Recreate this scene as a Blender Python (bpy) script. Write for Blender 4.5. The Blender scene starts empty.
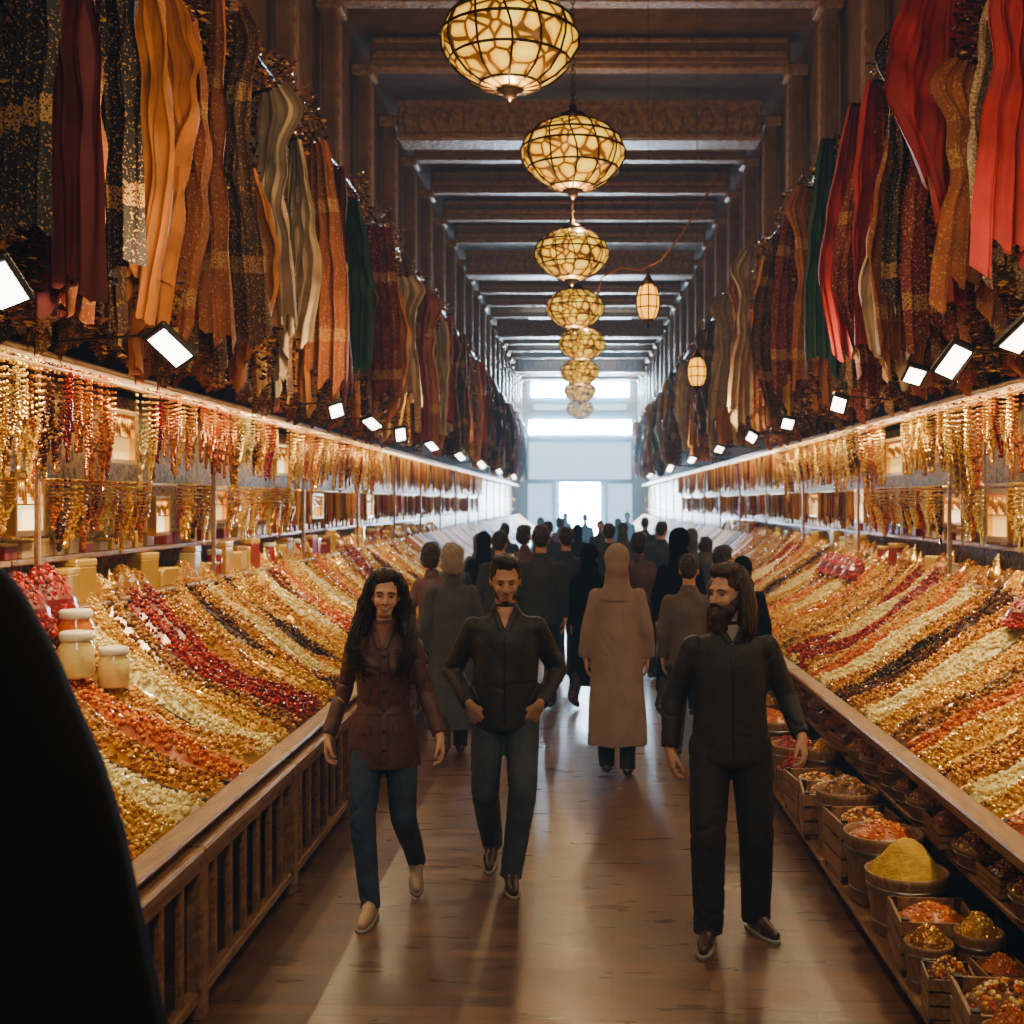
import bpy, math, random
from mathutils import Vector, Matrix, noise
from mathutils.bvhtree import BVHTree
R=random.Random(7)
scene=bpy.context.scene
COL=scene.collection
pi=math.pi
CH=2.02
def srgb(h):
    return tuple((c/255/12.92 if c/255<=0.04045 else ((c/255+0.055)/1.055)**2.4) for c in h)
def mat(name,base,rough=.6,metal=0,c2=None,ns=18,bump=0,bs=None,emit=None,es=0,island=None,stretch=None,spec=None,gold=None,nosample=False,coat=0):
    m=bpy.data.materials.new(name); m.use_nodes=True
    nt=m.node_tree; N=nt.nodes; L=nt.links
    b=N['Principled BSDF']
    b.inputs['Base Color'].default_value=(*base,1)
    b.inputs['Roughness'].default_value=rough
    b.inputs['Metallic'].default_value=metal
    if spec is not None: b.inputs['Specular IOR Level'].default_value=spec
    if coat: b.inputs['Coat Weight'].default_value=coat; b.inputs['Coat Roughness'].default_value=.15
    tc=N.new('ShaderNodeTexCoord'); mp=N.new('ShaderNodeMapping')
    L.new(tc.outputs['Object'],mp.inputs[0])
    if stretch: mp.inputs['Scale'].default_value=stretch
    src=None
    if island:
        g=N.new('ShaderNodeNewGeometry'); r=N.new('ShaderNodeValToRGB'); r.color_ramp.interpolation='CONSTANT'
        e=r.color_ramp.elements
        n=len(island)
        e[0].color=(*island[0],1); e[1].position=1/n; e[1].color=(*island[1],1)
        for i in range(2,n):
            x=e.new(i/n); x.color=(*island[i],1)
        L.new(g.outputs['Random Per Island'],r.inputs[0]); src=r.outputs[0]
    elif c2:
        n=N.new('ShaderNodeTexNoise'); n.inputs['Scale'].default_value=ns; n.inputs['Detail'].default_value=5
        L.new(mp.outputs[0],n.inputs['Vector'])
        r=N.new('ShaderNodeValToRGB'); r.color_ramp.elements[0].position=.36; r.color_ramp.elements[1].position=.64
        r.color_ramp.elements[0].color=(*base,1); r.color_ramp.elements[1].color=(*c2,1)
        L.new(n.outputs[0],r.inputs[0]); src=r.outputs[0]
    if gold:   # fine gold thread flecks
        n3=N.new('ShaderNodeTexNoise'); n3.inputs['Scale'].default_value=gold[0]; n3.inputs['Detail'].default_value=2; L.new(mp.outputs[0],n3.inputs['Vector'])
        gt=N.new('ShaderNodeMath'); gt.operation='GREATER_THAN'; gt.inputs[1].default_value=gold[1]; L.new(n3.outputs[0],gt.inputs[0])
        wv=N.new('ShaderNodeTexWave'); wv.bands_direction='Z'; wv.inputs['Scale'].default_value=.28; wv.inputs['Distortion'].default_value=.5; L.new(mp.outputs[0],wv.inputs['Vector'])
        g2=N.new('ShaderNodeMath'); g2.operation='GREATER_THAN'; g2.inputs[1].default_value=.975; L.new(wv.outputs['Fac'],g2.inputs[0])
        n4=N.new('ShaderNodeTexNoise'); n4.inputs['Scale'].default_value=gold[0]*1.3; L.new(mp.outputs[0],n4.inputs['Vector'])
        g4=N.new('ShaderNodeMath'); g4.operation='GREATER_THAN'; g4.inputs[1].default_value=.48; L.new(n4.outputs[0],g4.inputs[0])
        g3=N.new('ShaderNodeMath'); g3.operation='MULTIPLY'; L.new(g2.outputs[0],g3.inputs[0]); L.new(g4.outputs[0],g3.inputs[1])
        mu=N.new('ShaderNodeMath'); mu.operation='MAXIMUM'; L.new(gt.outputs[0],mu.inputs[0]); L.new(g3.outputs[0],mu.inputs[1])
        mx=N.new('ShaderNodeMix'); mx.data_type='RGBA'; L.new(mu.outputs[0],mx.inputs[0])
        if src: L.new(src,mx.inputs[6])
        else: mx.inputs[6].default_value=(*base,1)
        mx.inputs[7].default_value=(.50,.26,.06,1); src=mx.outputs[2]
    if src: L.new(src,b.inputs['Base Color'])
    if bump:
        n=N.new('ShaderNodeTexNoise'); n.inputs['Scale'].default_value=bs or ns; n.inputs['Detail'].default_value=4
        L.new(mp.outputs[0],n.inputs['Vector'])
        bp=N.new('ShaderNodeBump'); bp.inputs['Strength'].default_value=bump; bp.inputs['Distance'].default_value=.02
        L.new(n.outputs[0],bp.inputs['Height']); L.new(bp.outputs[0],b.inputs['Normal'])
    if emit:
        b.inputs['Emission Color'].default_value=(*emit,1); b.inputs['Emission Strength'].default_value=es
        if nosample: m.cycles.emission_sampling='NONE'
    return m
M={}
M['wood']=mat('rail wood',(.16,.070,.025),.32,c2=(.31,.155,.06),ns=6,bump=.2,bs=30,stretch=(6,1,6))
M['darkwood']=mat('dark wood',(.022,.011,.005),.5,c2=(.045,.023,.011),ns=5,bump=.3,bs=25)
M['beam']=mat('beam wood',(.13,.063,.024),.5,c2=(.21,.108,.044),ns=4,bump=.4,bs=18)
M['carve']=mat('carved wood',(.18,.088,.034),.42,c2=(.36,.19,.08),ns=14,bump=1,bs=16)
M['wall']=mat('wall plaster',(.03,.015,.007),.75,c2=(.05,.025,.012),ns=3,bump=.3,bs=12)
M['ceil']=mat('ceiling boards',(.085,.042,.017),.7,c2=(.14,.072,.03),ns=3,bump=.3,bs=9)
M['metal']=mat('dark metal',(.05,.045,.04),.35,.9)
M['steel']=mat('steel',(.25,.22,.18),.35,.9)
M['gold']=mat('gold',(.80,.48,.10),.28,1)
M['skin']=mat('skin',(.56,.30,.18),.48,c2=(.60,.33,.20),ns=12)
M['skin2']=mat('skin tan',(.47,.245,.14),.48,c2=(.51,.27,.155),ns=12)
M['lip']=mat('lips',(.36,.13,.10),.4)
M['white']=mat('eye white',(.30,.26,.23),.3)
M['teeth']=mat('teeth',(.6,.55,.48),.3)
M['iris']=mat('iris',(.015,.008,.005),.2)
M['hair']=mat('dark hair',(.008,.005,.004),.38,c2=(.022,.012,.008),ns=20,stretch=(8,8,1),bump=.5,bs=30)
M['hairb']=mat('brown hair',(.022,.011,.006),.42,c2=(.055,.027,.014),ns=20,stretch=(8,8,1),bump=.5,bs=30)
M['hairg']=mat('grey hair',(.25,.2,.15),.6,c2=(.4,.33,.26),ns=20,stretch=(8,8,1),bump=.5,bs=30)
M['coatbrown']=mat('brown coat',(.070,.026,.024),.55,c2=(.095,.036,.032),ns=9,bump=.15,bs=110)
M['jacket']=mat('charcoal jacket',(.012,.0125,.0155),.55,c2=(.018,.019,.023),ns=9,bump=.15,bs=110)
M['jacket2']=mat('black green jacket',(.012,.0118,.011),.65,c2=(.019,.0185,.017),ns=9,bump=.2,bs=130)
M['robe']=mat('taupe robe',(.26,.19,.155),.75,c2=(.32,.235,.19),ns=5,bump=.1,bs=130)
M['grey']=mat('grey wool',(.05,.05,.055),.85,c2=(.075,.075,.08),ns=7,bump=.15,bs=90)
M['olive']=mat('brown grey wool',(.10,.08,.065),.85,c2=(.14,.11,.09),ns=7,bump=.15,bs=90)
M['black']=mat('black cloth',(.003,.003,.003),.95,spec=.1)
M['navy']=mat('navy cloth',(.012,.018,.028),.8,c2=(.02,.027,.038),ns=7)
M['jeans']=mat('blue jeans',(.012,.028,.062),.75,c2=(.03,.058,.11),ns=8,bump=.12,bs=150)
M['jeans2']=mat('faded dark jeans',(.020,.031,.048),.75,c2=(.055,.072,.098),ns=5,bump=.12,bs=150)
M['trous']=mat('black trousers',(.009,.009,.011),.75,c2=(.014,.015,.017),ns=8,bump=.12,bs=90)
M['shoeb']=mat('beige shoe',(.42,.28,.18),.6)
M['shoed']=mat('brown leather',(.055,.026,.015),.35)
M['sole']=mat('sole',(.3,.25,.2),.7)
M['shirt']=mat('pale shirt',(.30,.25,.2),.8)
M['redshirt']=mat('dusty rose top',(.22,.085,.06),.8)
M['button']=mat('buttons',(.02,.012,.01),.3)

class MB:
    def __init__(s): s.v=[]; s.f=[]; s.m=[]
    def add(s,vs,fs,mi=0):
        o=len(s.v); s.v+= [tuple(x) for x in vs]; s.f+=[tuple(i+o for i in f) for f in fs]; s.m+=[mi]*len(fs)
    def box(s,c,d,rot=None,mi=0,bev=0):
        x,y,z=d[0]/2,d[1]/2,d[2]/2
        if bev:
            b=min(bev,x*.9,y*.9,z*.9)
            P=[]
            for sx in(-1,1):
                for sy in(-1,1):
                    for sz in(-1,1):
                        P.append((sx*x,sy*(y-b),sz*(z-b)));P.append((sx*(x-b),sy*y,sz*(z-b)));P.append((sx*(x-b),sy*(y-b),sz*z))
            idx=lambda sx,sy,sz,k:(((sx>0)*4+(sy>0)*2+(sz>0))*3+k)
            F=[]
            q=[(-1,-1),(1,-1),(1,1),(-1,1)]
            for sg in(-1,1):
                F.append([idx(sg,a,b_,0) for a,b_ in q]); F.append([idx(a,sg,b_,1) for a,b_ in q]); F.append([idx(a,b_,sg,2) for a,b_ in q])
            for a in(-1,1):
                for b_ in(-1,1):
                    F.append([idx(-1,a,b_,1),idx(1,a,b_,1),idx(1,a,b_,2),idx(-1,a,b_,2)])
                    F.append([idx(a,-1,b_,0),idx(a,1,b_,0),idx(a,1,b_,2),idx(a,-1,b_,2)])
                    F.append([idx(a,b_,-1,0),idx(a,b_,1,0),idx(a,b_,1,1),idx(a,b_,-1,1)])
                    for cc in(-1,1): F.append([idx(a,b_,cc,0),idx(a,b_,cc,1),idx(a,b_,cc,2)])
            vs=[Vector(p) for p in P]
        else:
            vs=[Vector((a,b_,c_)) for a in(-x,x) for b_ in(-y,y) for c_ in(-z,z)]
            F=[(0,1,3,2),(4,6,7,5),(0,4,5,1),(2,3,7,6),(0,2,6,4),(1,5,7,3)]
        if rot: vs=[rot@v for v in vs]
        c=Vector(c); s.add([v+c for v in vs],F,mi)
    def rings(s,rs,mi=0,cap=True,closed=False):
        n=len(rs[0]); vs=[p for r in rs for p in r]; F=[]
        k=len(rs)
        for i in range(k if closed else k-1):
            for j in range(n):
                a=i*n+j; b=i*n+(j+1)%n; i2=(i+1)%k
                F.append((a,b,i2*n+(j+1)%n,i2*n+j))
        if cap and not closed:
            F.append(tuple(reversed(range(n)))); F.append(tuple((k-1)*n+j for j in range(n)))
        s.add(vs,F,mi)
    def lathe(s,prof,n=24,c=(0,0,0),mi=0,cap=True):
        c=Vector(c)
        s.rings([[c+Vector((r*math.cos(2*pi*j/n),r*math.sin(2*pi*j/n),z)) for j in range(n)] for r,z in prof],mi,cap)
    def loft(s,secs,n=24,mi=0):
        rs=[]
        for q in secs:
            z,rx,ry=q[:3]; cx=q[3] if len(q)>3 else 0; cy=q[4] if len(q)>4 else 0
            rs.append([Vector((cx+rx*math.cos(2*pi*j/n),cy+ry*math.sin(2*pi*j/n),z)) for j in range(n)])
        s.rings(rs,mi)
    def tube(s,path,radii,n=8,mi=0,flat=1):
        path=[Vector(p) for p in path]; rs=[]
        if not hasattr(radii,'__len__'): radii=[radii]*len(path)
        up=None
        for i,p in enumerate(path):
            t=(path[min(i+1,len(path)-1)]-path[max(i-1,0)])
            if t.length<1e-9:t=Vector((0,0,1))
            t.normalize()
            if up is None:
                up=Vector((0,0,1)) if abs(t.z)<.9 else Vector((0,1,0))
            u=(up-t*up.dot(t))
            if u.length<1e-6: u=t.orthogonal()
            u.normalize(); w=t.cross(u); up=u
            rs.append([p+(u*math.cos(2*pi*j/n)*flat+w*math.sin(2*pi*j/n))*radii[i] for j in range(n)])
        s.rings(rs,mi)
    def cap(s,p1,p2,r1,r2,n=14,mi=0):
        p1=Vector(p1);p2=Vector(p2); t=(p2-p1); l=t.length
        if l<1e-6: return s.ell(p1,(r1,r1,r1))
        t/=l; path=[];rad=[]
        for k in range(5):
            a=pi/2*(1-k/4.0)
            path.append(p1-t*r1*math.sin(a)); rad.append(max(r1*math.cos(a),.0008))
        for k in range(5):
            a=pi/2*(k/4.0)
            path.append(p2+t*r2*math.sin(a)); rad.append(max(r2*math.cos(a),.0008))
        s.tube(path,rad,n,mi)
    def chain(s,pts,rs,n=14,mi=0):
        for i in range(len(pts)-1): s.cap(pts[i],pts[i+1],rs[i],rs[i+1],n,mi)
    def ell(s,c,r,n=16,k=10,mi=0):
        c=Vector(c); rs=[]
        for i in range(k+1):
            a=-pi/2+pi*i/k; ca=max(math.cos(a),.004)
            rs.append([c+Vector((r[0]*ca*math.cos(2*pi*j/n),r[1]*ca*math.sin(2*pi*j/n),r[2]*math.sin(a))) for j in range(n)])
        s.rings(rs,mi)
    def xf(s,mx,start=0):
        for i in range(start,len(s.v)): s.v[i]=tuple(mx@Vector(s.v[i]))
    def mesh(s,name,mats,smooth=True):
        me=bpy.data.meshes.new(name); me.from_pydata(s.v,[],s.f)
        for m in mats: me.materials.append(m)
        if len(mats)>1: me.polygons.foreach_set('material_index',s.m)
        if smooth: me.polygons.foreach_set('use_smooth',[True]*len(s.f))
        me.update(); return me
def mk(name,me,parent=None,loc=(0,0,0),rot=0,label=None,cat=None,kind=None,group=None,scale=None):
    o=bpy.data.objects.new(name,me); COL.objects.link(o); o.location=loc; o.rotation_euler=(0,0,rot)
    if scale: o.scale=scale
    if parent: o.parent=parent
    if label:o['label']=label
    if cat:o['category']=cat
    if kind:o['kind']=kind
    if group:o['group']=group
    return o
KIDS={}
def clone(src,loc,rot=None,scale=None,label=None,group=None):
    def rec(o,par):
        c=o.copy(); COL.objects.link(c)
        if par: c.parent=par; c.matrix_parent_inverse=o.matrix_parent_inverse.copy()
        for ch in KIDS.get(o.name,[]) : rec(ch,c)
        return c
    c=rec(src,None); c.location=loc
    if rot is not None: c.rotation_euler=(0,0,rot)
    if scale: c.scale=scale
    if label:c['label']=label
    if group:c['group']=group
    return c
def index_kids(root):
    def rec(o):
        KIDS[o.name]=list(o.children)
        for c in o.children: rec(c)
    rec(root)
def remesh(mb,vox,it=4,wr=0,wf=(9,9,4),seed=0,crease=0):
    me=mb.mesh('tmp',[],False); o=bpy.data.objects.new('tmp',me); COL.objects.link(o)
    m=o.modifiers.new('r','REMESH'); m.mode='VOXEL'; m.voxel_size=vox
    if it:
        s=o.modifiers.new('s','SMOOTH'); s.iterations=it; s.factor=.5
    dg=bpy.context.evaluated_depsgraph_get(); ev=o.evaluated_get(dg)
    n=bpy.data.meshes.new_from_object(ev); bpy.data.objects.remove(o); bpy.data.meshes.remove(me)
    n.materials.clear()
    if wr or crease:
        nm=[v.normal.copy() for v in n.vertices]
        for v,q in zip(n.vertices,nm):
            p=v.co
            wx=noise.noise(p*3+Vector((seed,0,0)))*.12
            a=noise.noise(Vector(((p.x+wx)*wf[0]+seed,(p.y+wx)*wf[1],(p.z+wx)*wf[2])))
            d=a*wr
            if crease:
                sx=1 if p.x>0 else -1
                c=noise.noise(Vector((p.x*4*sx+p.z*4+seed,p.y*4,p.z*6-abs(p.x)*6+wx*8)))
                g=max(0,1-abs(c)*6); msk=.35+noise.noise(p*4+Vector((seed+9,3,1)))*1.4
                c2=noise.noise(Vector((p.x*9+p.z*7*sx+seed+4,p.y*8,p.z*12-abs(p.x)*10)))
                g2=max(0,1-abs(c2)*6)
                d-=crease*(g*g*max(0,msk)*1.5+g2*g2*max(0,.5-msk)*.5)
            v.co=p+q*d
    n.update(); return n
def from_mesh(mb,me,mi=0):
    mb.add([v.co for v in me.vertices],[tuple(p.vertices) for p in me.polygons],mi)

# ------------------------------------------------------------ people
def hand(mb,fg,w,d,n,thumb,curl=.5):
    d=Vector(d).normalized(); n=(Vector(n)-d*Vector(n).dot(d)).normalized(); l=d.cross(n)
    if l.dot(Vector(thumb))<0:l=-l
    w=Vector(w)
    mb.cap(w-d*.02,w+d*.015,.025,.024)
    offs=[.029,.0098,-.0098,-.029]; ln=[.070,.079,.073,.056]; bl=[.088,.092,.088,.080]
    for k0,(o,L,b) in enumerate(zip(offs,ln,bl)):
        base=w+d*b+l*o+n*.004
        mb.cap(w+d*.01+l*o*.55,base,.018,.0125,10)
        p=base-d*.012; pts=[p,base]; a=0; dd=d+l*o*.9; dd.normalize()
        cu=curl*(1+.12*k0)
        for k,fr in enumerate((.45,.3,.25)):
            a+=cu*(.6 if k==0 else .85)
            q=dd*math.cos(a)+n*math.sin(a)
            pts.append(pts[-1]+q*L*fr)
        fg.chain(pts,[.0095,.0092,.0088,.0083,.007],10)
    t0=w+d*.02+l*.02+n*.006; t1=t0+(d*.75+l*.45+n*.35).normalized()*.040; t2=t1+(d*.9+l*.15+n*.4).normalized()*.030; t3=t2+(d*.9-l*.05+n*.45).normalized()*.024
    mb.cap(t0,t1,.016,.012,10); fg.chain([t0,t1,t2,t3],[.013,.0115,.010,.008],10)
def shoe_mesh(an,f):
    f=Vector(f).normalized(); side=f.cross(Vector((0,0,1))).normalized(); dn=-(side.cross(f)).normalized()
    if dn.z>0: dn=-dn
    an=Vector(an); mb=MB()
    mb.cap(an-f*.035+dn*.035,an+f*.10+dn*.045,.037,.036); mb.cap(an+f*.10+dn*.045+side*.006,an+f*.165+dn*.052,.037,.026)
    mb.cap(an+dn*.0,an+f*.07+dn*.03,.042,.034)
    mb.cap(an+Vector((0,0,.03)),an+dn*.02,.045,.045)
    me=remesh(mb,.010,3)
    for v in me.vertices:
        h=(v.co-an).dot(dn)
        if h>.072: v.co-=dn*(h-.072)
    sb=MB(); out=[(-.078,0),(-.065,.028),(-.02,.034),(.05,.034),(.11,.043),(.165,.035),(.198,.012),(.198,-.012),(.165,-.033),(.11,-.041),(.05,-.034),(-.02,-.033),(-.065,-.028)]
    sb.rings([[an+f*a+side*b+dn*h for a,b in out] for h in(.068,.074,.088)])
    return me,sb
OUT={
 'jacket':dict(top=[(.82,.186,.135),(.86,.190,.14),(.95,.184,.138),(1.05,.176,.133),(1.18,.176,.134),(1.30,.181,.130),(1.37,.166,.113),(1.42,.122,.092),(1.46,.084,.082),(1.49,.074,.078)],sl=(.064,.056,.045),sw=.172,sr=.054),
 'coat':dict(top=[(.74,.200,.148),(.85,.188,.143),(.95,.172,.132),(1.06,.138,.110),(1.18,.144,.116),(1.28,.150,.124),(1.35,.144,.108),(1.40,.115,.088),(1.44,.075,.072),(1.48,.062,.066)],sl=(.054,.047,.04),sw=.152,sr=.047),
 'robe':dict(top=[(.25,.235,.185),(.6,.214,.168),(.95,.195,.15),(1.2,.18,.14),(1.32,.172,.128),(1.39,.14,.105),(1.44,.09,.085),(1.49,.072,.08)],sl=(.064,.06,.058),sw=.16,sr=.052),
}
def person(P):
    o=OUT[P['outfit']]; vox=P.get('vox',.007); s=P['H']/1.76; cv=P.get('cvox',.009)
    sw=o['sw']; neck=Vector((0,.005,1.5)); SZ=1.372
    HM=Matrix.Translation(neck)@Matrix.Rotation(P.get('turn',0),4,'Z')@Matrix.Rotation(P.get('tilt',0),4,'X')@Matrix.Rotation(P.get('roll',0),4,'Y')@Matrix.Translation(-neck)
    mb=MB(); fg=MB()
    wf=.9 if o['sw']<.17 else 1
    mb.loft([(z,a*wf,b) for z,a,b in [(.84,.14,.10),(.95,.15,.11),(1.08,.12,.095),(1.25,.14,.108),(1.34,.142,.10),(1.40,.10,.078),(1.45,.065,.062),(1.5,.056,.058)]])
    nr=.058 if wf==1 else .047
    mb.cap((0,.008,1.44),(0,.002,1.56),nr,nr*.93)
    h0=len(mb.v); fw=P.get('facew',1)
    mb.ell((0,.008,1.66),(.076*fw,.094,.098),24,16)
    mb.ell((0,-.012,1.625),(.069*fw,.078,.075),20,12)
    mb.ell((0,-.038,1.578),(.05*fw,.052,.05),20,12)
    mb.cap((-.018,-.068,1.552),(.018,-.068,1.552),.020,.020)
    for sx in(-1,1):
        mb.ell((sx*.036,-.066,1.607),(.024,.022,.028))
        mb.cap((sx*.012,-.088,1.664),(sx*.045,-.073,1.662),.011,.010)
        mb.ell((sx*.078*fw,.012,1.63),(.010,.018,.032))
        mb.ell((sx*.012,-.098,1.603),(.008,.010,.008))
    mb.cap((0,-.088,1.655),(0,-.112,1.607),.0085,.0125)
    mb.ell((0,-.088,1.576),(.026,.012,.014))
    mb.xf(HM,h0)
    arms=P['arms']; legs=P['legs']
    for i,(el,wr,hd,pn,curl) in enumerate(arms):
        sx=-1 if i==0 else 1
        sh=Vector((sx*sw,0,SZ)); el=Vector(el); wr=Vector(wr)
        mb.cap((sx*.07,0,SZ),sh,.045,.045); mb.cap(sh,el,.044,.036); mb.cap(el,wr,.037,.026)
        hand(mb,fg,wr,hd,pn,P.get('thumb',(0,-1,0)),curl)
    for i,(hp,kn,an,fd) in enumerate(legs):
        mb.cap(hp,kn,.075,.05); mb.cap(kn,an,.05,.033)
        f=Vector(fd).normalized(); a=Vector(an)
        mb.cap(a-f*.02+Vector((0,0,-.035)),a+f*.11+Vector((0,0,-.04)),.028,.022)
    bm=remesh(mb,vox,2)
    fb=MB(); from_mesh(fb,bm); fb.add(fg.v,fg.f); bpy.data.meshes.remove(bm)
    body=mk('person',fb.mesh('person_body',[M[P.get('skin','skin')]]),None,label=P['label'],cat='person')
    def part(n,me,m,lab=None):
        if isinstance(me,MB): me=me.mesh(n,[M[m]])
        else:
            me.materials.append(M[m]); me.polygons.foreach_set('use_smooth',[True]*len(me.polygons)); me.update()
        return mk(n,me,body,label=lab)
    g=MB(); g.loft(o['top'],28)
    if P['outfit']=='coat':
        for sx in(-1,1): g.ell((sx*.06,-.080,1.27),(.058,.052,.06))
    for i,(el,wr,hd,pn,curl) in enumerate(arms):
        sx=-1 if i==0 else 1
        sh=Vector((sx*sw,0,SZ)); el=Vector(el); wr=Vector(wr)
        g.cap((sx*.05,0,1.39),sh,o['sr'],o['sr']); a,b,c=o['sl']
        end=el+(wr-el)*.97
        g.chain([sh,sh.lerp(el,.5),el,el.lerp(end,.5)],[a,(a+b)/2,b,(b+c)/2])
        t=(end-el).normalized()
        g.tube([el.lerp(end,.4),end-t*.02,end],[(b+c)/2,c,c*.97],14)
    g.tube([(0,.012,1.44),(0,.008,1.49),(0,.004,1.515)],[.082,.068,.064],18)
    tm=remesh(g,cv,4,P.get('wr',.006),P.get('wfq',(7,7,4)),P.get('seed',0),P.get('crease',.004))
    tname=P['outfit']
    top=part(tname,tm,P['top'])
    bvh=BVHTree.FromPolygons([v.co for v in tm.vertices],[tuple(p.vertices) for p in tm.polygons])
    def pr(x,z,off):
        h=bvh.ray_cast(Vector((x,-1,z)),Vector((0,1,0)))
        return Vector((x,h[0].y-off,z)) if h[0] else None
    def ribbon(n,pts,m,off=.004,nx=5):
        rb=MB(); rows=[]
        for cx,z,w in pts:
            r=[pr(cx-w/2+w*k/(nx-1),z,off) for k in range(nx)]
            if all(r): rows.append(r)
        if len(rows)<2:return
        vs=[p for r in rows for p in r]; k=len(vs); vs=vs+[p+Vector((0,off*1.5,0)) for p in vs]
        F=[]
        for i in range(len(rows)-1):
            for j in range(nx-1):
                a=i*nx+j; F.append((a,a+1,a+nx+1,a+nx)); F.append((k+a,k+a+nx,k+a+nx+1,k+a+1))
        for i in range(len(rows)-1):
            a=i*nx; F.append((a,a+nx,k+a+nx,k+a)); a=i*nx+nx-1; F.append((a,k+a,k+a+nx,a+nx))
        rb.add(vs,F); return part(n,rb,m)
    det=P.get('detail',[])
    if 'vneck' in det:
        zt=1.49; zb=P.get('vz',1.37)
        ribbon('shirt',[(0,zt-(zt-zb)*t,.085*(1-t)+.006) for t in [i/8 for i in range(9)]],P.get('vm','skin'),.004)
        for sx in(-1,1):
            ribbon('lapel',[(sx*(.054*(1-t)+.014),zt+.01-(zt-zb)*t,.034) for t in [i/8 for i in range(9)]],P['top'],.010,4)
    if 'zip' in det:
        ribbon('zipper',[(0,z,.010) for z in [.86+.03*i for i in range(int((P.get('vz',1.46)-.86)/.03)+1)]],'button',.004,3)
    if 'buttons' in det:
        ribbon('placket',[(.012,z,.05) for z in [.78+.03*i for i in range(int((P.get('vz',1.37)-.78)/.03)+1)]],P['top'],.005,4)
        for z in(.85,.95,1.05,1.15,1.25,1.33):
            q=pr(.012,z,.008)
            if q:
                b=MB(); b.ell(q,(.010,.005,.010),10,6); part('button',b,'button')
    if 'belt' in det:
        ribbon('belt',[(0,z,.24) for z in(1.03,1.045,1.06)],P['top'],.006,14)
    if 'pockets' in det:
        for sx in(-1,1):
            ribbon('pocket',[(sx*.10,z,.085) for z in(.93,.945,.96,.975)],P['top'],.006,5)
    if 'hem' in det:
        ribbon('hem_band',[(0,z,.30) for z in(.845,.86,.875)],P['top'],.007,14)
    g=MB(); r=P.get('lr',(.102,.076,.060))
    g.loft([(.83,.15,.11),(.90,.165,.12),(1.0,.15,.115)])
    for hp,kn,an,fd in legs:
        an=Vector(an); kn=Vector(kn); t=(an-kn).normalized()
        g.chain([hp,kn],[r[0],r[1]]); g.cap(kn,kn.lerp(an,.35),r[1],(r[1]*.6+r[2]*.4)); g.tube([kn,kn.lerp(an,.35),kn.lerp(an,.7),an,an+t*.025],[r[1],r[1]*.65+r[2]*.35,r[1]*.3+r[2]*.7,r[2],r[2]*1.03],16)
    part('trousers',remesh(g,cv,4,P.get('wr',.006)*.7,(7,7,5),5,P.get('crease',.004)*.5),P.get('pants','trous'))
    for hp,kn,an,fd in legs:
        me,sb=shoe_mesh(an,fd); sh=part('shoe',me,P.get('shoe','shoed'))
        if P.get('faces',True): mk('sole',sb.mesh('sole',[M['sole']]),sh)
    if P.get('faces',True):
        def hp_(n,b,m):
            b.xf(HM); return part(n,b,m)
        for sx in(-1,1):
            b=MB(); b.ell((sx*.031,-.078,1.637),(.0115,.009,.0045),14,10); e=hp_('eye',b,'white')
            b=MB(); b.ell((sx*.031,-.0848,1.637),(.0052,.0035,.0046),12,8); b.xf(HM); mk('iris',b.mesh('iris',[M['iris']]),e)
            b=MB(); b.tube([(sx*.013,-.097,1.659),(sx*.03,-.095,1.663),(sx*.048,-.081,1.658)],[.0024,.0032,.0016],8); hp_('eyebrow',b,P.get('hairm','hair'))
            b=MB(); b.tube([(sx*.018,-.085,1.6405),(sx*.031,-.0878,1.6425),(sx*.044,-.079,1.639)],[.0014,.002,.001],6); hp_('eyelash',b,'hair')
        sm=P.get('smile',0)
        if sm:
            b=MB(); b.tube([(-.024,-.088,1.583),(-.012,-.0985,1.578),(0,-.1005,1.576),(.012,-.0985,1.578),(.024,-.088,1.583)],[.001,.0035,.004,.0035,.001],8); hp_('teeth',b,'teeth')
        b=MB(); b.tube([(-.026,-.088,1.580+sm),(-.012,-.0990,1.580+sm*.3),(0,-.1005,1.5795),(.012,-.0990,1.580+sm*.3),(.026,-.088,1.580+sm)],[.0015,.0032,.003,.0032,.0015],8)
        b.tube([(-.025,-.088,1.578+sm),(-.013,-.098,1.573),(0,-.1,1.5700-sm*.2),(.013,-.098,1.573),(.025,-.088,1.578+sm)],[.0015,.0035,.0042,.0035,.0015],8); hp_('lips',b,'lip')
    hs=P.get('hair'); hmn=P.get('hairm','hair')
    def haircap(b,big=1):
        b.ell((0,.026,1.682),(.087*big,.09*big,.098*big),24,14)
        b.ell((0,-.022,1.742),(.070*big,.062*big,.042*big),20,10)
        for sx in(-1,1): b.ell((sx*.07,.012,1.675),(.018*big,.045*big,.045*big))
        b.ell((0,.06,1.63),(.065*big,.05*big,.07*big))
    if hs in('short','stubble'):
        b=MB(); haircap(b,1.0)
        if hs=='stubble': b.ell((.02,-.05,1.755),(.055,.045,.032)); b.ell((-.03,-.03,1.757),(.045,.05,.03))
        b.xf(HM); part('hair',remesh(b,.008,2,.012,(40,40,14)),hmn)
    if hs=='stubble':
        b=MB(); b.chain([(-.062,-.012,1.61),(-.05,-.05,1.565),(0,-.074,1.538),(.05,-.05,1.565),(.062,-.012,1.61)],[.007,.012,.0165,.012,.007])
        b.tube([(-.030,-.089,1.577),(-.015,-.098,1.588),(.015,-.098,1.588),(.030,-.089,1.577)],[.003,.004,.004,.003],8)
        b.xf(HM); part('beard',remesh(b,.006,1,.002),hmn)
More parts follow.
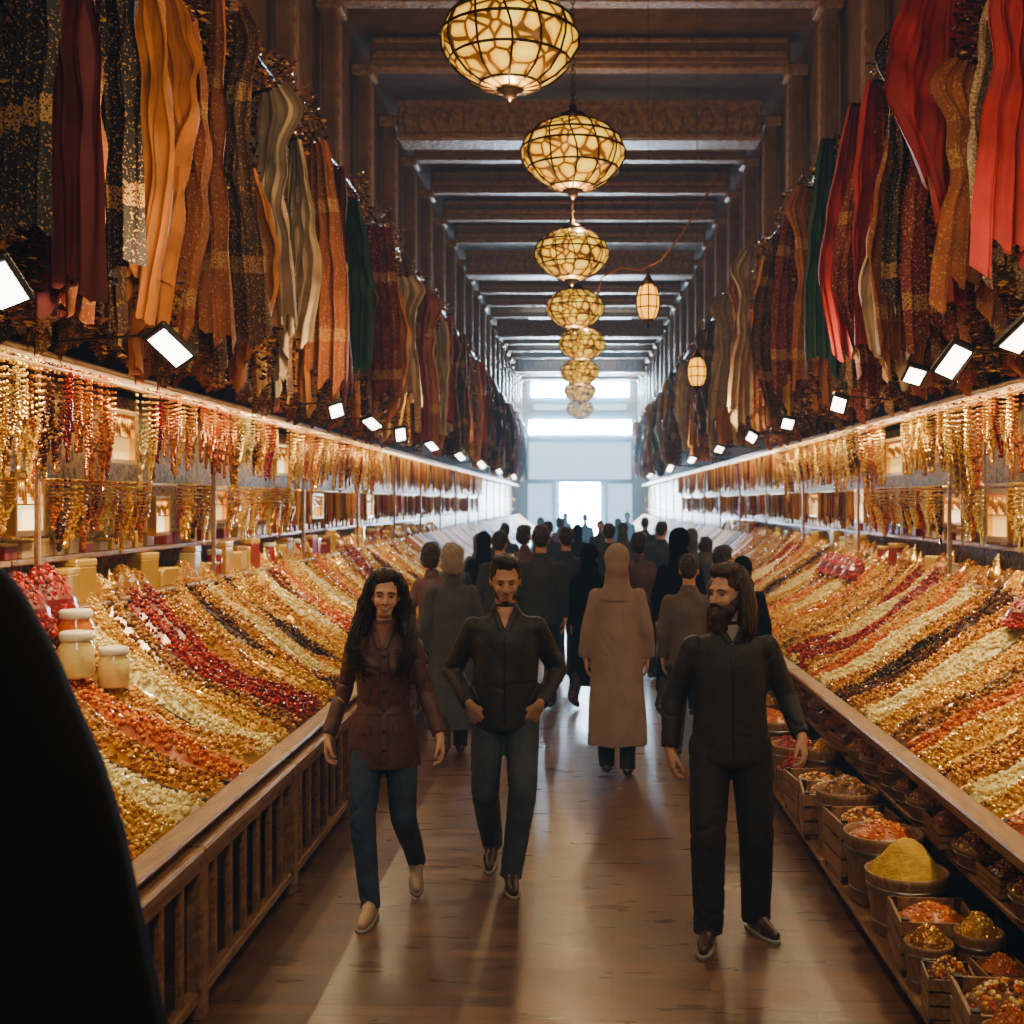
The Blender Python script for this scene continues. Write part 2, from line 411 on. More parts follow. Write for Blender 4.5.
    if hs=='beardlong':
        b=MB(); haircap(b,1.04)
        for sx in(-1,1):
            b.chain([(sx*.07,.02,1.70),(sx*.088,.02,1.62),(sx*.096,.015,1.54),(sx*.10,.0,1.47),(sx*.085,-.02,1.43)],[.034,.038,.04,.032,.014])
        b.chain([(0,.08,1.66),(0,.09,1.55),(0,.085,1.46)],[.075,.075,.055]); b.xf(HM)
        c=MB(); from_mesh(c,remesh(b,.008,2,.016,(45,45,8)))
        rr=random.Random(8)
        for i in range(60):
            a=rr.uniform(.3,2*pi-.3); sx=math.sin(a); cy=math.cos(a)
            if cy<-.35: continue
            p=[HM@Vector((sx*.085,.02+cy*.08,1.70)),HM@Vector((sx*.115,.02+cy*.11,1.60)),HM@Vector((sx*.125,.01+cy*.12,1.50)),HM@Vector((sx*.115,.0+cy*.12,1.42+rr.uniform(-.03,.03)))]
            c.tube(p,[.006,.008,.007,.002],5)
        part('hair',c,hmn)
        b=MB(); b.chain([(-.064,-.015,1.61),(-.050,-.058,1.560),(0,-.080,1.530),(.050,-.058,1.560),(.064,-.015,1.61)],[.018,.030,.040,.030,.018])
        b.cap((0,-.075,1.53),(0,-.078,1.45),.046,.022); b.cap((-.02,-.07,1.52),(-.018,-.078,1.465),.035,.018); b.cap((.02,-.07,1.52),(.022,-.078,1.46),.035,.018)
        b.tube([(-.036,-.086,1.575),(-.015,-.105,1.590),(0,-.107,1.592),(.015,-.105,1.590),(.036,-.086,1.575)],[.006,.009,.007,.009,.006],8)
        b.xf(HM); part('beard',remesh(b,.006,1,.010,(45,45,25)),hmn)
    if hs=='long':
        b=MB(); haircap(b,1.03)
        for sx in(-1,1): b.chain([(sx*.075,.02,1.70),(sx*.086,.03,1.60),(sx*.095,.03,1.50),(sx*.105,.0,1.43)],[.032,.034,.034,.025])
        b.chain([(0,.07,1.66),(0,.085,1.5),(0,.11,1.38)],[.07,.07,.05])
        b.xf(HM); c=MB(); from_mesh(c,remesh(b,.009,2,.010,(40,40,8)))
        rr=random.Random(3)
        for i in range(340):
            a=rr.uniform(-2.15,2.15)
            sx=math.sin(a); cy=math.cos(a)
            r0=rr.uniform(.95,1.22); ex=(1 if a>0 else -1)
            front=max(0,-cy); zend=rr.uniform(1.20,1.38)
            p=[Vector((ex*.008,.0,1.772)),Vector((sx*.06*r0,.01+cy*.06*r0,1.757)),Vector((sx*.092*r0,.01+cy*.094*r0+front*.01,1.69)),Vector((sx*.106*r0,.015+cy*.10*r0+front*.04,1.61)),Vector((sx*.115*r0,.02+cy*.10*r0+front*.03,1.54))]
            p=[HM@q for q in p]; side=abs(sx)
            p.append(Vector((sx*.14*r0,-.02+cy*.10-.05*side,1.45))); p.append(Vector((ex*(.08+.06*side)*r0,(-.13 if cy<.45 else .13),1.36))); p.append(Vector((ex*(.07+.08*rr.random()),(-.145 if cy<.45 else .14),zend)))
            q=[]; ph=rr.uniform(0,6)
            for k in range(len(p)-1):
                for t in(0,.33,.66):
                    v=p[k].lerp(p[k+1],t); am=.013 if k>2 else .002
                    q.append(v+Vector((math.sin(ph+k*2.2+t*2.2)*am,math.cos(ph+k*2+t*2)*am,0)))
            q.append(p[-1]); n=len(q)
            c.tube(q,[.0052*(1-.7*max(0,(j/n-.6))/.4)*(.6 if j<2 else 1) for j in range(n)],5)
        part('hair',c,hmn)
    if hs=='bob':
        b=MB(); haircap(b,1.12); b.ell((0,.05,1.62),(.10,.075,.10)); b.xf(HM); part('hair',remesh(b,.009,2,.016,(40,40,14)),hmn)
    if hs=='hood':
        b=MB(); b.ell((0,.022,1.665),(.100,.110,.116),24,14); b.ell((0,.05,1.60),(.088,.09,.11)); b.xf(HM)
        b.loft([(1.34,.155,.125,0,.01),(1.40,.13,.115,0,.012),(1.47,.10,.10,0,.015),(1.57,.088,.09,0,.02)])
        part('hood',remesh(b,.010,6,.004,(9,9,9),0,.004),P['top'])
    if hs=='veil':
        b=MB(); b.ell((0,.0,1.675),(.085,.11,.095),24,14)
        b.loft([(.6,.38,.28),(.9,.345,.26),(1.07,.31,.24),(1.27,.27,.21),(1.40,.23,.19),(1.5,.19,.16),(1.60,.145,.135),(1.66,.11,.12),(1.71,.085,.10)])
        part('veil',remesh(b,.012,6,.006,(8,8,3)),P['top'])
    body.scale=(s,s,s); body.location=P['loc']; body.rotation_euler=(0,0,P.get('rz',0))
    index_kids(body)
    return body
stand_arms=[((-.22,.03,1.12),(-.23,-.03,.89),(0,-.1,-1),(1,0,0),.35),((.22,.03,1.12),(.23,-.03,.89),(0,-.1,-1),(-1,0,0),.35)]
walk_legs=[((-.09,0,.90),(-.095,-.12,.50),(-.085,-.16,.085),(-.1,-1,0)),((.09,0,.90),(.095,.02,.49),(.09,.24,.15),(.05,-1,-.45))]
def W(px,d): return (px-580)/1200*d
person(dict(H=1.67,outfit='coat',top='coatbrown',pants='jeans',shoe='shoeb',lr=(.098,.068,.052),skin='skin',facew=.92,smile=.004,
 label='smiling woman with long dark hair in brown belted coat, walking',loc=(W(384,6.0),6.0,0),turn=.10,tilt=.02,roll=.05,rz=.06,
 arms=[((-.22,.09,1.12),(-.29,-.01,.90),(-.1,-.12,-1),(1,0,.1),.6),((.22,.0,1.12),(.30,-.14,.92),(.25,-.3,-1),(-1,0,.2),.6)],
 legs=[((-.08,0,.90),(-.095,-.15,.49),(-.045,-.22,.085),(-.15,-1,0)),((.08,0,.90),(.11,-.07,.48),(.15,.25,.17),(.1,-.9,-.45))],
 hair='long',detail=['vneck','buttons','belt','pockets'],vz=1.36,vm='redshirt',seed=2,wr=.005,wfq=(8,8,5),crease=.008))
person(dict(H=1.73,outfit='jacket',top='jacket',pants='jeans2',shoe='shoed',skin='skin2',
 label='man in charcoal jacket and dark jeans walking, hands in pockets',loc=(W(505,6.42),6.42,0),turn=.06,tilt=.24,rz=.05,
 arms=[((-.29,.08,1.13),(-.185,-.115,.97),(.42,.16,-.85),(.4,1,0),.35),((.29,.08,1.13),(.185,-.115,.97),(-.42,.16,-.85),(-.4,1,0),.35)],
 legs=[((-.09,0,.90),(-.105,-.10,.50),(-.075,.22,.15),(-.1,-1,-.35)),((.09,0,.90),(.095,-.17,.50),(.035,-.15,.085),(.1,-1,0))],
 thumb=(0,0,1),hair='stubble',detail=['vneck','zip','hem'],vz=1.36,vm='skin2',seed=9,wr=.005,wfq=(6,6,5),crease=.009))
person(dict(H=1.715,outfit='jacket',top='jacket2',pants='trous',shoe='shoed',skin='skin',lr=(.108,.085,.072),
 label='bearded long-haired man in dark jacket and black trousers, looking aside',loc=(W(730,5.62),5.62,0),turn=-.82,tilt=.05,hairm='hairb',
 arms=[((-.27,.05,1.12),(-.29,-.02,.89),(.05,-.15,-1),(.9,.3,.1),.6),((.28,.04,1.13),(.32,-.13,.97),(.15,-.5,-1),(-.8,.4,.1),.65)],
 legs=[((-.095,0,.90),(-.12,-.14,.49),(-.12,-.15,.085),(-.25,-1,0)),((.095,0,.90),(.12,-.05,.49),(.13,.03,.085),(.45,-1,0))],
 hair='beardlong',detail=['vneck','zip','hem'],vz=1.40,vm='shirt',seed=15,wr=.005,wfq=(6,6,5),crease=.009))
person(dict(H=1.70,outfit='robe',top='robe',pants='trous',shoe='shoed',hair='hood',faces=False,
 label='person in long taupe hooded robe walking away',loc=(W(617,8.85),8.85,0),rz=pi,
 arms=[((-.22,.02,1.12),(-.235,-.05,.90),(0,-.1,-1),(1,0,0),.4),((.22,.02,1.12),(.235,-.03,.90),(0,-.1,-1),(-1,0,0),.4)],legs=[((-.08,0,.90),(-.085,-.03,.49),(-.08,.02,.085),(-.15,-1,0)),((.08,0,.90),(.085,-.05,.49),(.08,-.08,.085),(.15,-1,0))],wr=.012,wfq=(11,11,1.6),seed=4,crease=.003))
person(dict(H=1.67,outfit='robe',top='grey',pants='trous',hair='bob',hairm='hairg',faces=False,vox=.010,
 label='grey-haired person in grey wool coat, seen from behind',loc=(W(452,9.5),9.5,0),rz=pi+.2,arms=stand_arms,legs=walk_legs,wr=.008,wfq=(10,10,2)))
person(dict(H=1.60,outfit='jacket',top='olive',pants='trous',hair='short',hairm='hair',faces=False,vox=.010,tilt=.1,
 label='dark-haired man in grey-brown jacket walking away',loc=(W(689,9.3),9.3,0),rz=pi-.2,arms=stand_arms,legs=walk_legs,wr=.006))
person(dict(H=1.90,outfit='robe',top='black',pants='black',hair='veil',faces=False,vox=.012,
 label='person wrapped in a long black veil and robe',loc=(-1.17,2.3,0),rz=pi,arms=stand_arms,legs=walk_legs,wr=.006))
def crowdv(outfit,top,hair,hm,lab,rz):
    return person(dict(H=1.76,outfit=outfit,top=top,pants='trous',hair=hair,hairm=hm,faces=False,vox=.012,cvox=.014,label=lab,loc=(0,0,0),rz=rz,arms=stand_arms,legs=walk_legs))
cv=[crowdv('jacket','navy','short','hair','man in dark navy jacket walking away in the crowd',pi),
    crowdv('robe','black','hood','hair','person in dark hooded coat in the crowd',pi),
    crowdv('jacket','jacket','short','hair','man in charcoal jacket walking in the crowd',0.1),
    crowdv('coat','coatbrown','bob','hair','woman in brown coat in the crowd',pi-.3),
    crowdv('robe','grey','hood','hair','person in long grey hooded coat in the crowd',pi+.2)]
CR=[(541,11.6,0,1.78),(500,12.6,0,1.70),(432,11.2,3,1.62),(484,14.2,1,1.66),(525,15.5,3,1.7),(566,13.4,0,1.72),(590,11.8,1,1.60),(609,16,0,1.72),(640,13.6,3,1.66),(680,11.2,1,1.77),(704,15,4,1.68),(718,13.2,0,1.62),(738,11.5,3,1.58),(765,10.2,1,1.55),(662,17.5,0,1.72),
 (462,16.5,4,1.58),(548,19,0,1.7),(577,21,1,1.62),(623,20.5,4,1.66),(645,24,0,1.7),(505,19.5,0,1.66),(600,25,2,1.62),(560,27,3,1.65),(585,31,0,1.7),(618,30,1,1.6),(540,29,4,1.64),(632,35,2,1.7),(565,37,1,1.7),(690,21,2,1.6),(480,22,3,1.55),(445,13,2,1.55),(752,13.2,4,1.5)]
used=set()
for px,d,k,h in CR:
    x=max(-1.38,min(1.38,W(px,d)))
    if k not in used:
        o=cv[k]; used.add(k); o.location=(x,d,0); o.scale=[h/1.76]*3
    else:
        o=clone(cv[k],(x,d,0),cv[k].rotation_euler.z+R.uniform(-.5,.5),[h/1.76]*3)
    o['group']='distant crowd in the aisle'

# ------------------------------------------------------------ shell
def slab(name,c,d,m,kind='structure'):
    b=MB(); b.box((0,0,0),d); return mk(name,b.mesh(name,[m],False),loc=c,kind=kind)
fm=bpy.data.materials.new('floor planks'); fm.use_nodes=True; nt=fm.node_tree; N=nt.nodes; L=nt.links; b=N['Principled BSDF']
tc=N.new('ShaderNodeTexCoord'); br=N.new('ShaderNodeTexBrick'); br.inputs['Scale'].default_value=1; br.inputs['Brick Width'].default_value=.8; br.inputs['Row Height'].default_value=.10; br.inputs['Mortar Size'].default_value=.003; br.inputs['Mortar Smooth'].default_value=.5; br.inputs['Bias'].default_value=.1
br.inputs['Color1'].default_value=(.18,.080,.029,1); br.inputs['Color2'].default_value=(.10,.044,.017,1); br.inputs['Mortar'].default_value=(.02,.010,.005,1)
mp=N.new('ShaderNodeMapping'); mp.inputs['Rotation'].default_value=(0,0,.03)
nz=N.new('ShaderNodeTexNoise'); nz.inputs['Scale'].default_value=3; nz.inputs['Detail'].default_value=8; nz.inputs['Distortion'].default_value=.6
ms=N.new('ShaderNodeMapping'); ms.inputs['Scale'].default_value=(1,4,1)
mx=N.new('ShaderNodeMix'); mx.data_type='RGBA'; mx.blend_type='OVERLAY'; mx.inputs[0].default_value=.7
L.new(tc.outputs['Object'],mp.inputs[0]); L.new(mp.outputs[0],br.inputs['Vector']); L.new(tc.outputs['Object'],ms.inputs[0]); L.new(ms.outputs[0],nz.inputs['Vector'])
L.new(br.outputs['Color'],mx.inputs[6]); L.new(nz.outputs[0],mx.inputs[7]); L.new(mx.outputs[2],b.inputs['Base Color'])
rr=N.new('ShaderNodeMapRange'); rr.inputs['From Min'].default_value=.3; rr.inputs['From Max'].default_value=.7; rr.inputs['To Min'].default_value=.24; rr.inputs['To Max'].default_value=.44
L.new(nz.outputs[0],rr.inputs[0]); L.new(rr.outputs[0],b.inputs['Roughness']); b.inputs['Specular IOR Level'].default_value=1.0
b.inputs['Coat Weight'].default_value=.6; b.inputs['Coat Roughness'].default_value=.34
bp=N.new('ShaderNodeBump'); bp.inputs['Strength'].default_value=.22; bp.inputs['Distance'].default_value=.01
ad=N.new('ShaderNodeMath'); ad.operation='SUBTRACT'; n2=N.new('ShaderNodeTexNoise'); n2.inputs['Scale'].default_value=14; L.new(ms.outputs[0],n2.inputs['Vector'])
L.new(n2.outputs[0],ad.inputs[0]); L.new(br.outputs['Fac'],ad.inputs[1]); L.new(ad.outputs[0],bp.inputs['Height']); L.new(bp.outputs[0],b.inputs['Normal'])
slab('floor',(0,27,-.05),(7,60,.1),fm)
slab('ceiling',(0,27,7.85),(7,60,.1),M['ceil'])
slab('wall_left',(-3.3,27,3.9),(.2,60,7.8),M['wall']); slab('wall_right',(3.3,27,3.9),(.2,60,7.8),M['wall'])
slab('wall_upper_left',(-3.02,27,6.6),(.34,60,2.4),M['beam']); slab('wall_upper_right',(3.02,27,6.6),(.34,60,2.4),M['beam'])
slab('trim_1',(-2.76,27,5.42),(.18,60,.12),M['carve']); slab('trim_2',(2.76,27,5.42),(.18,60,.12),M['carve'])
M['glassday']=mat('daylight glass',(.6,.8,1),.3,emit=(.60,.82,1),es=1000)
M['glowpale']=mat('pale blue end glow',(.5,.7,.85),.3,emit=(.36,.66,.92),es=3)  # lower pale panes are added to make the far end luminous
M['glassdoor']=mat('bright door glass',(.7,.85,1),.3,emit=(.64,.85,1),es=420)
M['glowwall']=mat('glowing blue grey frame',(.20,.32,.42),.7,emit=(.25,.45,.62),es=.4)  # wall and frames given their own glow to brighten the far end
slab('wall_back',(0,56,3.9),(7,.2,7.8),M['glowwall'])
wi=[0]
def win(x,z,w,h,m):
    wi[0]+=1; b=MB(); b.box((0,0,0),(w,.04,h)); o=mk('window_%d'%wi[0],b.mesh('win',[m],False),loc=(x,55.85,z),kind='structure')
    f=MB(); t=.07
    for a in(-1,1): f.box((a*w/2,-.03,0),(t,.1,h+t)); f.box((0,-.03,a*h/2),(w+t,.1,t))
    mk('window_frame',f.mesh('wf',[M['glowwall']],False),o)
win(0,7.25,4.6,.7,M['glassday']); win(0,5.5,4.8,.7,M['glassday']); win(0,6.45,4.4,.35,M['glowpale']); win(0,3.95,4.8,1.8,M['glowpale'])
for x in(-1.85,1.85): win(x,1.6,1.2,2.6,M['glowpale'])
b=MB(); b.box((0,0,0),(1.9,.04,2.9)); o=mk('door_1',b.mesh('door',[M['glassdoor']],False),loc=(0,55.84,1.5),kind='structure')
f=MB()
for a in(-1,0,1): f.box((a*.97,-.03,0),(.08,.1,3))
f.box((0,-.03,1.47),(2.0,.1,.1)); f.box((0,-.03,.4),(2.0,.1,.08)); mk('door_frame',f.mesh('df',[M['glowwall']],False),o)
skm=mat('added skylight glow',(.5,.6,.7),.4,emit=(.5,.74,1),es=7)  # glowing panels added to streak the floor and cool the crowd tops
for i,y in enumerate((34,38,42,46,50,53.5)):
    b=MB(); b.box((0,0,0),(3.2,1.3,.04)); mk('window_%d'%(20+i),b.mesh('sky',[skm],False),loc=(0,y,7.78),kind='structure')
def haze(name,dims,c,dens,col,st,lab):
    hb=MB(); hb.box((0,0,0),dims); hm=bpy.data.materials.new(name); hm.use_nodes=True; nt=hm.node_tree; nt.nodes.clear()
    ou=nt.nodes.new('ShaderNodeOutputMaterial'); ab=nt.nodes.new('ShaderNodeVolumeAbsorption'); ab.inputs['Density'].default_value=dens; ab.inputs['Color'].default_value=(0,0,0,1)
    em=nt.nodes.new('ShaderNodeEmission'); em.inputs[0].default_value=(*col,1); em.inputs[1].default_value=st; ads=nt.nodes.new('ShaderNodeAddShader')
    nt.links.new(ab.outputs[0],ads.inputs[0]); nt.links.new(em.outputs[0],ads.inputs[1]); nt.links.new(ads.outputs[0],ou.inputs['Volume'])
    mk(name,hb.mesh(name,[hm],False),loc=c,kind='stuff',label=lab,cat='haze')
haze('haze',(2.9,29.6,5.6),(0,40.9,2.88),.013,(.30,.58,.84),.046,'self-glowing pale blue haze in front of the sunlit doors')  # brightness put in as volume emission instead of scattered daylight
bb=MB(); bb.box((0,0,7.62),(5.2,.34,.34),bev=.02)
bt=MB(); bt.box((0,-.19,7.55),(5.1,.06,.07),bev=.01); bt.box((0,-.18,7.72),(5.1,.05,.05),bev=.01); bt.box((0,.0,7.43),(5.2,.2,.05),bev=.01)
me1=bb.mesh('beam',[M['beam']],False); me2=bt.mesh('moulding',[M['carve']],False)
pb=MB(); pb.box((0,0,6.45),(.16,.30,1.95),bev=.015)
pc=MB(); pc.box((0,0,7.37),(.28,.40,.14),bev=.02)
pc2=MB(); pc2.box((0,0,5.56),(.26,.38,.14),bev=.02)
pc3=MB(); pc3.box((-.085,0,6.45),(.03,.18,1.6),bev=.01)
pm1=pb.mesh('pil',[M['beam']],False); pm2=pc.mesh('pilcap',[M['carve']],False); pm3=pc2.mesh('pilbase',[M['carve']],False); pm4=pc3.mesh('pilpanel',[M['carve']],False)
carved=MB(); carved.box((0,0,7.35),(5.1,.5,.55),bev=.03)
for i in range(24): carved.ell((-2.4+i*.209,-.26,7.35),(.08,.03,.16),10,6)
carved.box((0,-.27,7.58),(5.1,.07,.06)); carved.box((0,-.27,7.12),(5.1,.07,.06))
cme=carved.mesh('carvedbeam',[M['carve']],False)
y=9.0;i=0
while y<55:
    if i%5==4:
        mk('carved_ceiling_beam',cme,loc=(0,y,0),label='broad carved wooden crossbeam under the ceiling',cat='beam',group='ceiling beams')
    else:
        o=mk('ceiling_beam',me1,loc=(0,y,0),label='dark wooden crossbeam spanning the arcade ceiling',cat='beam',group='ceiling beams'); mk('moulding',me2,o)
    for sg in(-1,1):
        o=mk('pilaster',pm1,loc=(sg*2.69,y,0),rot=0 if sg>0 else pi,label='carved wooden pilaster on the upper wall',cat='pilaster',group='upper wall pilasters'); mk('capital',pm2,o); mk('base',pm3,o); mk('carved_panel',pm4,o)
    y+=2.0;i+=1

# ------------------------------------------------------------ stalls
FX={-1:1.60,1:1.70}; FZ=.68; RUN=1.12; RISE=.72
def side(sg): return 0 if sg>0 else pi
def CZ(t): return FZ+RISE*(.45*t+.55*t*t)
def CP(t,u,h): return Vector((t*RUN, u+.055*math.sin(t*4.2), CZ(t)+h))
M['panel']=mat('bead covered backing',(.42,.23,.05),.35,.3,c2=(.07,.03,.010),ns=24,bump=1,bs=60)
cb=MB()
pts=[(.40,0),(RUN,0),(RUN,FZ+RISE-.06)]+[(t*RUN,CZ(t)-.06) for t in(.85,.7,.55,.40/RUN)]
cb.rings([[Vector((x,yy,z)) for x,z in pts] for yy in(-1.49,1.49)])
cme_body=cb.mesh('cbody',[M['darkwood']],False)
sb=MB(); sb.rings([[Vector((t*RUN,-1.49,CZ(t)-.005)),Vector((t*RUN,1.49,CZ(t)-.005)),Vector((t*RUN,1.49,CZ(t)-.045)),Vector((t*RUN,-1.49,CZ(t)-.045))] for t in [k/10 for k in range(11)]]); cme_slope=sb.mesh('cslope',[M['darkwood']],False)
rb=MB(); rb.box((-.02,0,FZ),(.08,2.99,.09),bev=.015); rb.box((-.05,0,FZ+.045),(.12,2.99,.025),bev=.01); cme_rail=rb.mesh('crail',[M['wood']],False)
lb=MB(); lb.box((.05,0,FZ/2-.03),(.05,.05,FZ-.06),bev=.006); leg=lb.mesh('cleg',[M['darkwood']],False)
pn=MB(); pn.box((0,0,2.05),(.03,2.98,1.36)); rk_panel=pn.mesh('rkpanel',[M['panel']],False)
tr=MB(); tr.box((-.32,0,2.75),(.06,2.99,.07),bev=.012); tr.box((-.16,0,2.80),(.36,2.99,.03),bev=.008); rk_top=tr.mesh('rktop',[M['wood']],False)
rd=MB(); rd.tube([(-.22,-1.49,2.14),(-.22,1.49,2.14)],.012,8); rk_rod=rd.mesh('rkrod',[M['gold']])
s1=MB(); s1.box((-.17,0,0),(.34,2.98,.03),bev=.006); rk_shelf=s1.mesh('rkshelf',[M['wood']],False)
ps=MB(); ps.box((-.30,0,2.06),(.03,.03,1.36),bev=.006); rk_post=ps.mesh('rkpost',[M['wood']],False)
RL=1.5
tp=MB(); tp.box((0,0,FZ-.02),(.10,RL-.01,.05),bev=.012); tp.box((0,0,FZ-.07),(.06,RL-.01,.06),bev=.008)
rl_top=tp.mesh('rltop',[M['wood']],False); q=MB(); q.box((0,0,.10),(.05,RL-.01,.05),bev=.008); rl_bot=q.mesh('rlbot',[M['wood']],False)
q=MB(); q.box((0,0,.365),(.03,.042,.50),bev=.008); rl_bal=q.mesh('bal',[M['wood']],False)
q=MB(); q.box((0,0,.31),(.07,.09,.62),bev=.01); rl_post=q.mesh('rlpost',[M['wood']],False)
for sg in(-1,1):
    F=FX[sg]; rz=side(sg)
    for k in range(17):
        yc=4.7+k*3.0
        if yc>54: break
        o=mk('market_counter',cme_body,loc=(sg*F,yc,0),rot=rz,label='dark wooden market counter with sloping display top',cat='market counter',group='market counters')
        mk('sloping_top',cme_slope,o); mk('front_rail',cme_rail,o,label='warm brown wooden front rail')
        if yc<20:
            for yy in(-1.4,1.4): mk('leg',leg,o,loc=(0,yy,0))
        o=mk('display_rack',rk_panel,loc=(sg*3.12,yc,0),rot=rz,label='tall display rack above the counter with jewellery rails and shelves',cat='display rack',group='display racks')
        mk('top_rail',rk_top,o); mk('hanging_rod',rk_rod,o); mk('shelf',rk_shelf,o,loc=(0,0,1.42)); mk('shelf',rk_shelf,o,loc=(.0,0,1.70),scale=(.55,1,1))
        mk('post',rk_post,o,loc=(0,1.46,0))
for k in range(12):
    yc=3.9+k*RL
    o=mk('wooden_railing',rl_top,loc=(-1.50,yc,0),label='brown wooden balustrade panel in front of the counter',cat='railing',group='balustrade panels')
    mk('bottom_rail',rl_bot,o); mk('post',rl_post,o,loc=(0,-.70,0))
    for j in range(6): mk('baluster',rl_bal,o,loc=(0,-.50+j*.218,0))
lcm=mat('backlit pane',(1,.9,.7),.3,emit=(1,.78,.38),es=2.2,nosample=True)
lcm2=mat('amber backlit pane',(1,.7,.3),.3,emit=(.95,.52,.10),es=1.2,nosample=True)
cs1=MB(); cs1.box((0,0,0),(.02,.40,.24)); CASES=[cs1.mesh('casepane',[lcm],False),cs1.mesh('casepane2',[lcm2],False)]
cs2=MB()
for a in(-1,1): cs2.box((-.02,a*.21,0),(.06,.03,.30),bev=.005); cs2.box((-.02,0,a*.135),(.06,.42,.03),bev=.005)
cs2.box((-.02,0,.0),(.04,.40,.008))
CFR=cs2.mesh('caseframe',[M['gold']],False)
cs3=MB()
for j in range(9):
    cs3.tube([(-.03,-.17+j*.042,.12),(-.03,-.17+j*.042,.12-.07-.05*((j*7)%4)/3)],[.007,.012],6)
CST=cs3.mesh('casestrands',[M['gold']])
CASEY={-1:(6.3,7.3,8.3,9.6,11.2,13.2,16.5),1:(7.3,8.3,9.3,10.6,12.4,14.8)}
CASEZ={}
for sg in(-1,1):
    for i,y in enumerate(CASEY[sg]):
        zz=[1.98,2.40,1.95][(i+(sg>0))%3]+R.uniform(-.03,.04); CASEZ[(sg,y)]=zz
        o=mk('lit_display_case',CASES[i%2],loc=(sg*(2.93 if zz<2.2 else 2.82),y,zz),rot=side(sg),scale=(1,R.uniform(.6,1.5),R.uniform(.8,1.35)),label='glowing backlit display case with golden frame on the rack',cat='display case',group='backlit cases'); mk('case_frame',CFR,o); mk('hanging_chains',CST,o)

def ico():
    t=(1+5**.5)/2; v=[(-1,t,0),(1,t,0),(-1,-t,0),(1,-t,0),(0,-1,t),(0,1,t),(0,-1,-t),(0,1,-t),(t,0,-1),(t,0,1),(-t,0,-1),(-t,0,1)]
    f=[(0,11,5),(0,5,1),(0,1,7),(0,7,10),(0,10,11),(1,5,9),(5,11,4),(11,10,2),(10,7,6),(7,1,8),(3,9,4),(3,4,2),(3,2,6),(3,6,8),(3,8,9),(4,9,5),(2,4,11),(6,2,10),(8,6,7),(9,8,1)]
    l=math.sqrt(1+t*t); return [Vector(x)/l for x in v],f
IV,IF=ico()
def bead(mb,c,r,mi=0,sc=(1,1,1),rot=None):
    c=Vector(c)
    vs=[Vector((v.x*sc[0]*r,v.y*sc[1]*r,v.z*sc[2]*r)) for v in IV]
    if rot: vs=[rot@v for v in vs]
    mb.add([v+c for v in vs],IF,mi)
def A(*h,k=1.0):
    c=[tuple(a*b for a,b in zip(srgb(x),(.84,.80,.50))) for x in h]
    if k<1:
        m_=[sum(q[i] for q in c)/len(c) for i in range(3)]
        c=[tuple(m_[i]+(q[i]-m_[i])*k for i in range(3)) for q in c]
    return c
PAL={
 'walnut':A((125,78,28),(162,106,42),(80,48,18),(200,140,62),k=.85),
 'almond':A((188,124,34),(212,150,52),(140,84,22),(235,184,90),k=.8),
 'cream':A((246,232,185),(238,214,155),(252,246,220),(205,170,100),k=.8),
 'apricot':A((205,96,6),(222,124,16),(160,66,4),(238,158,36),k=.8),
 'red':A((130,16,6),(170,32,9),(85,9,5),(195,74,16),k=.8),
 'date':A((65,32,13),(98,52,18),(44,22,9),(145,86,32),k=.75),
 'dark':A((28,16,9),(50,28,13),(20,11,7),(125,85,34),k=.8),
 'goldb':A((228,170,40),(248,206,84),(178,112,16),(253,232,150),k=.85),
 'mixed':A((180,55,10),(236,180,60),(98,42,12),(240,214,145),(215,122,18),k=.9),
 'honey':A((184,114,20),(216,150,36),(125,70,10),(240,190,78),k=.85),
}
HEAPM={k:mat('heap '+k,v[0],.24,island=v,metal=(.4 if k in('goldb','honey') else .05)) for k,v in PAL.items()}
NAMES={'walnut':('walnut_heap','heap of brown walnuts on the sloping display'),'almond':('almond_heap','heap of golden brown almonds on the sloping display'),'cream':('nougat_heap','heap of cream white sweets on the sloping display'),'apricot':('dried_apricot_heap','heap of orange dried apricots on the sloping display'),'red':('dried_berry_heap','heap of dark red dried berries on the sloping display'),'date':('date_heap','heap of dark brown dates on the sloping display'),'dark':('raisin_heap','heap of black raisins and beads on the sloping display'),'goldb':('golden_bead_heap','heap of shining golden beads on the sloping display'),'mixed':('mixed_sweets_heap','heap of mixed orange, cream and brown sweets'),'honey':('honeyed_nut_heap','heap of amber honeyed nuts on the sloping display')}
SW=.25
heapme={}
SLN=1.36
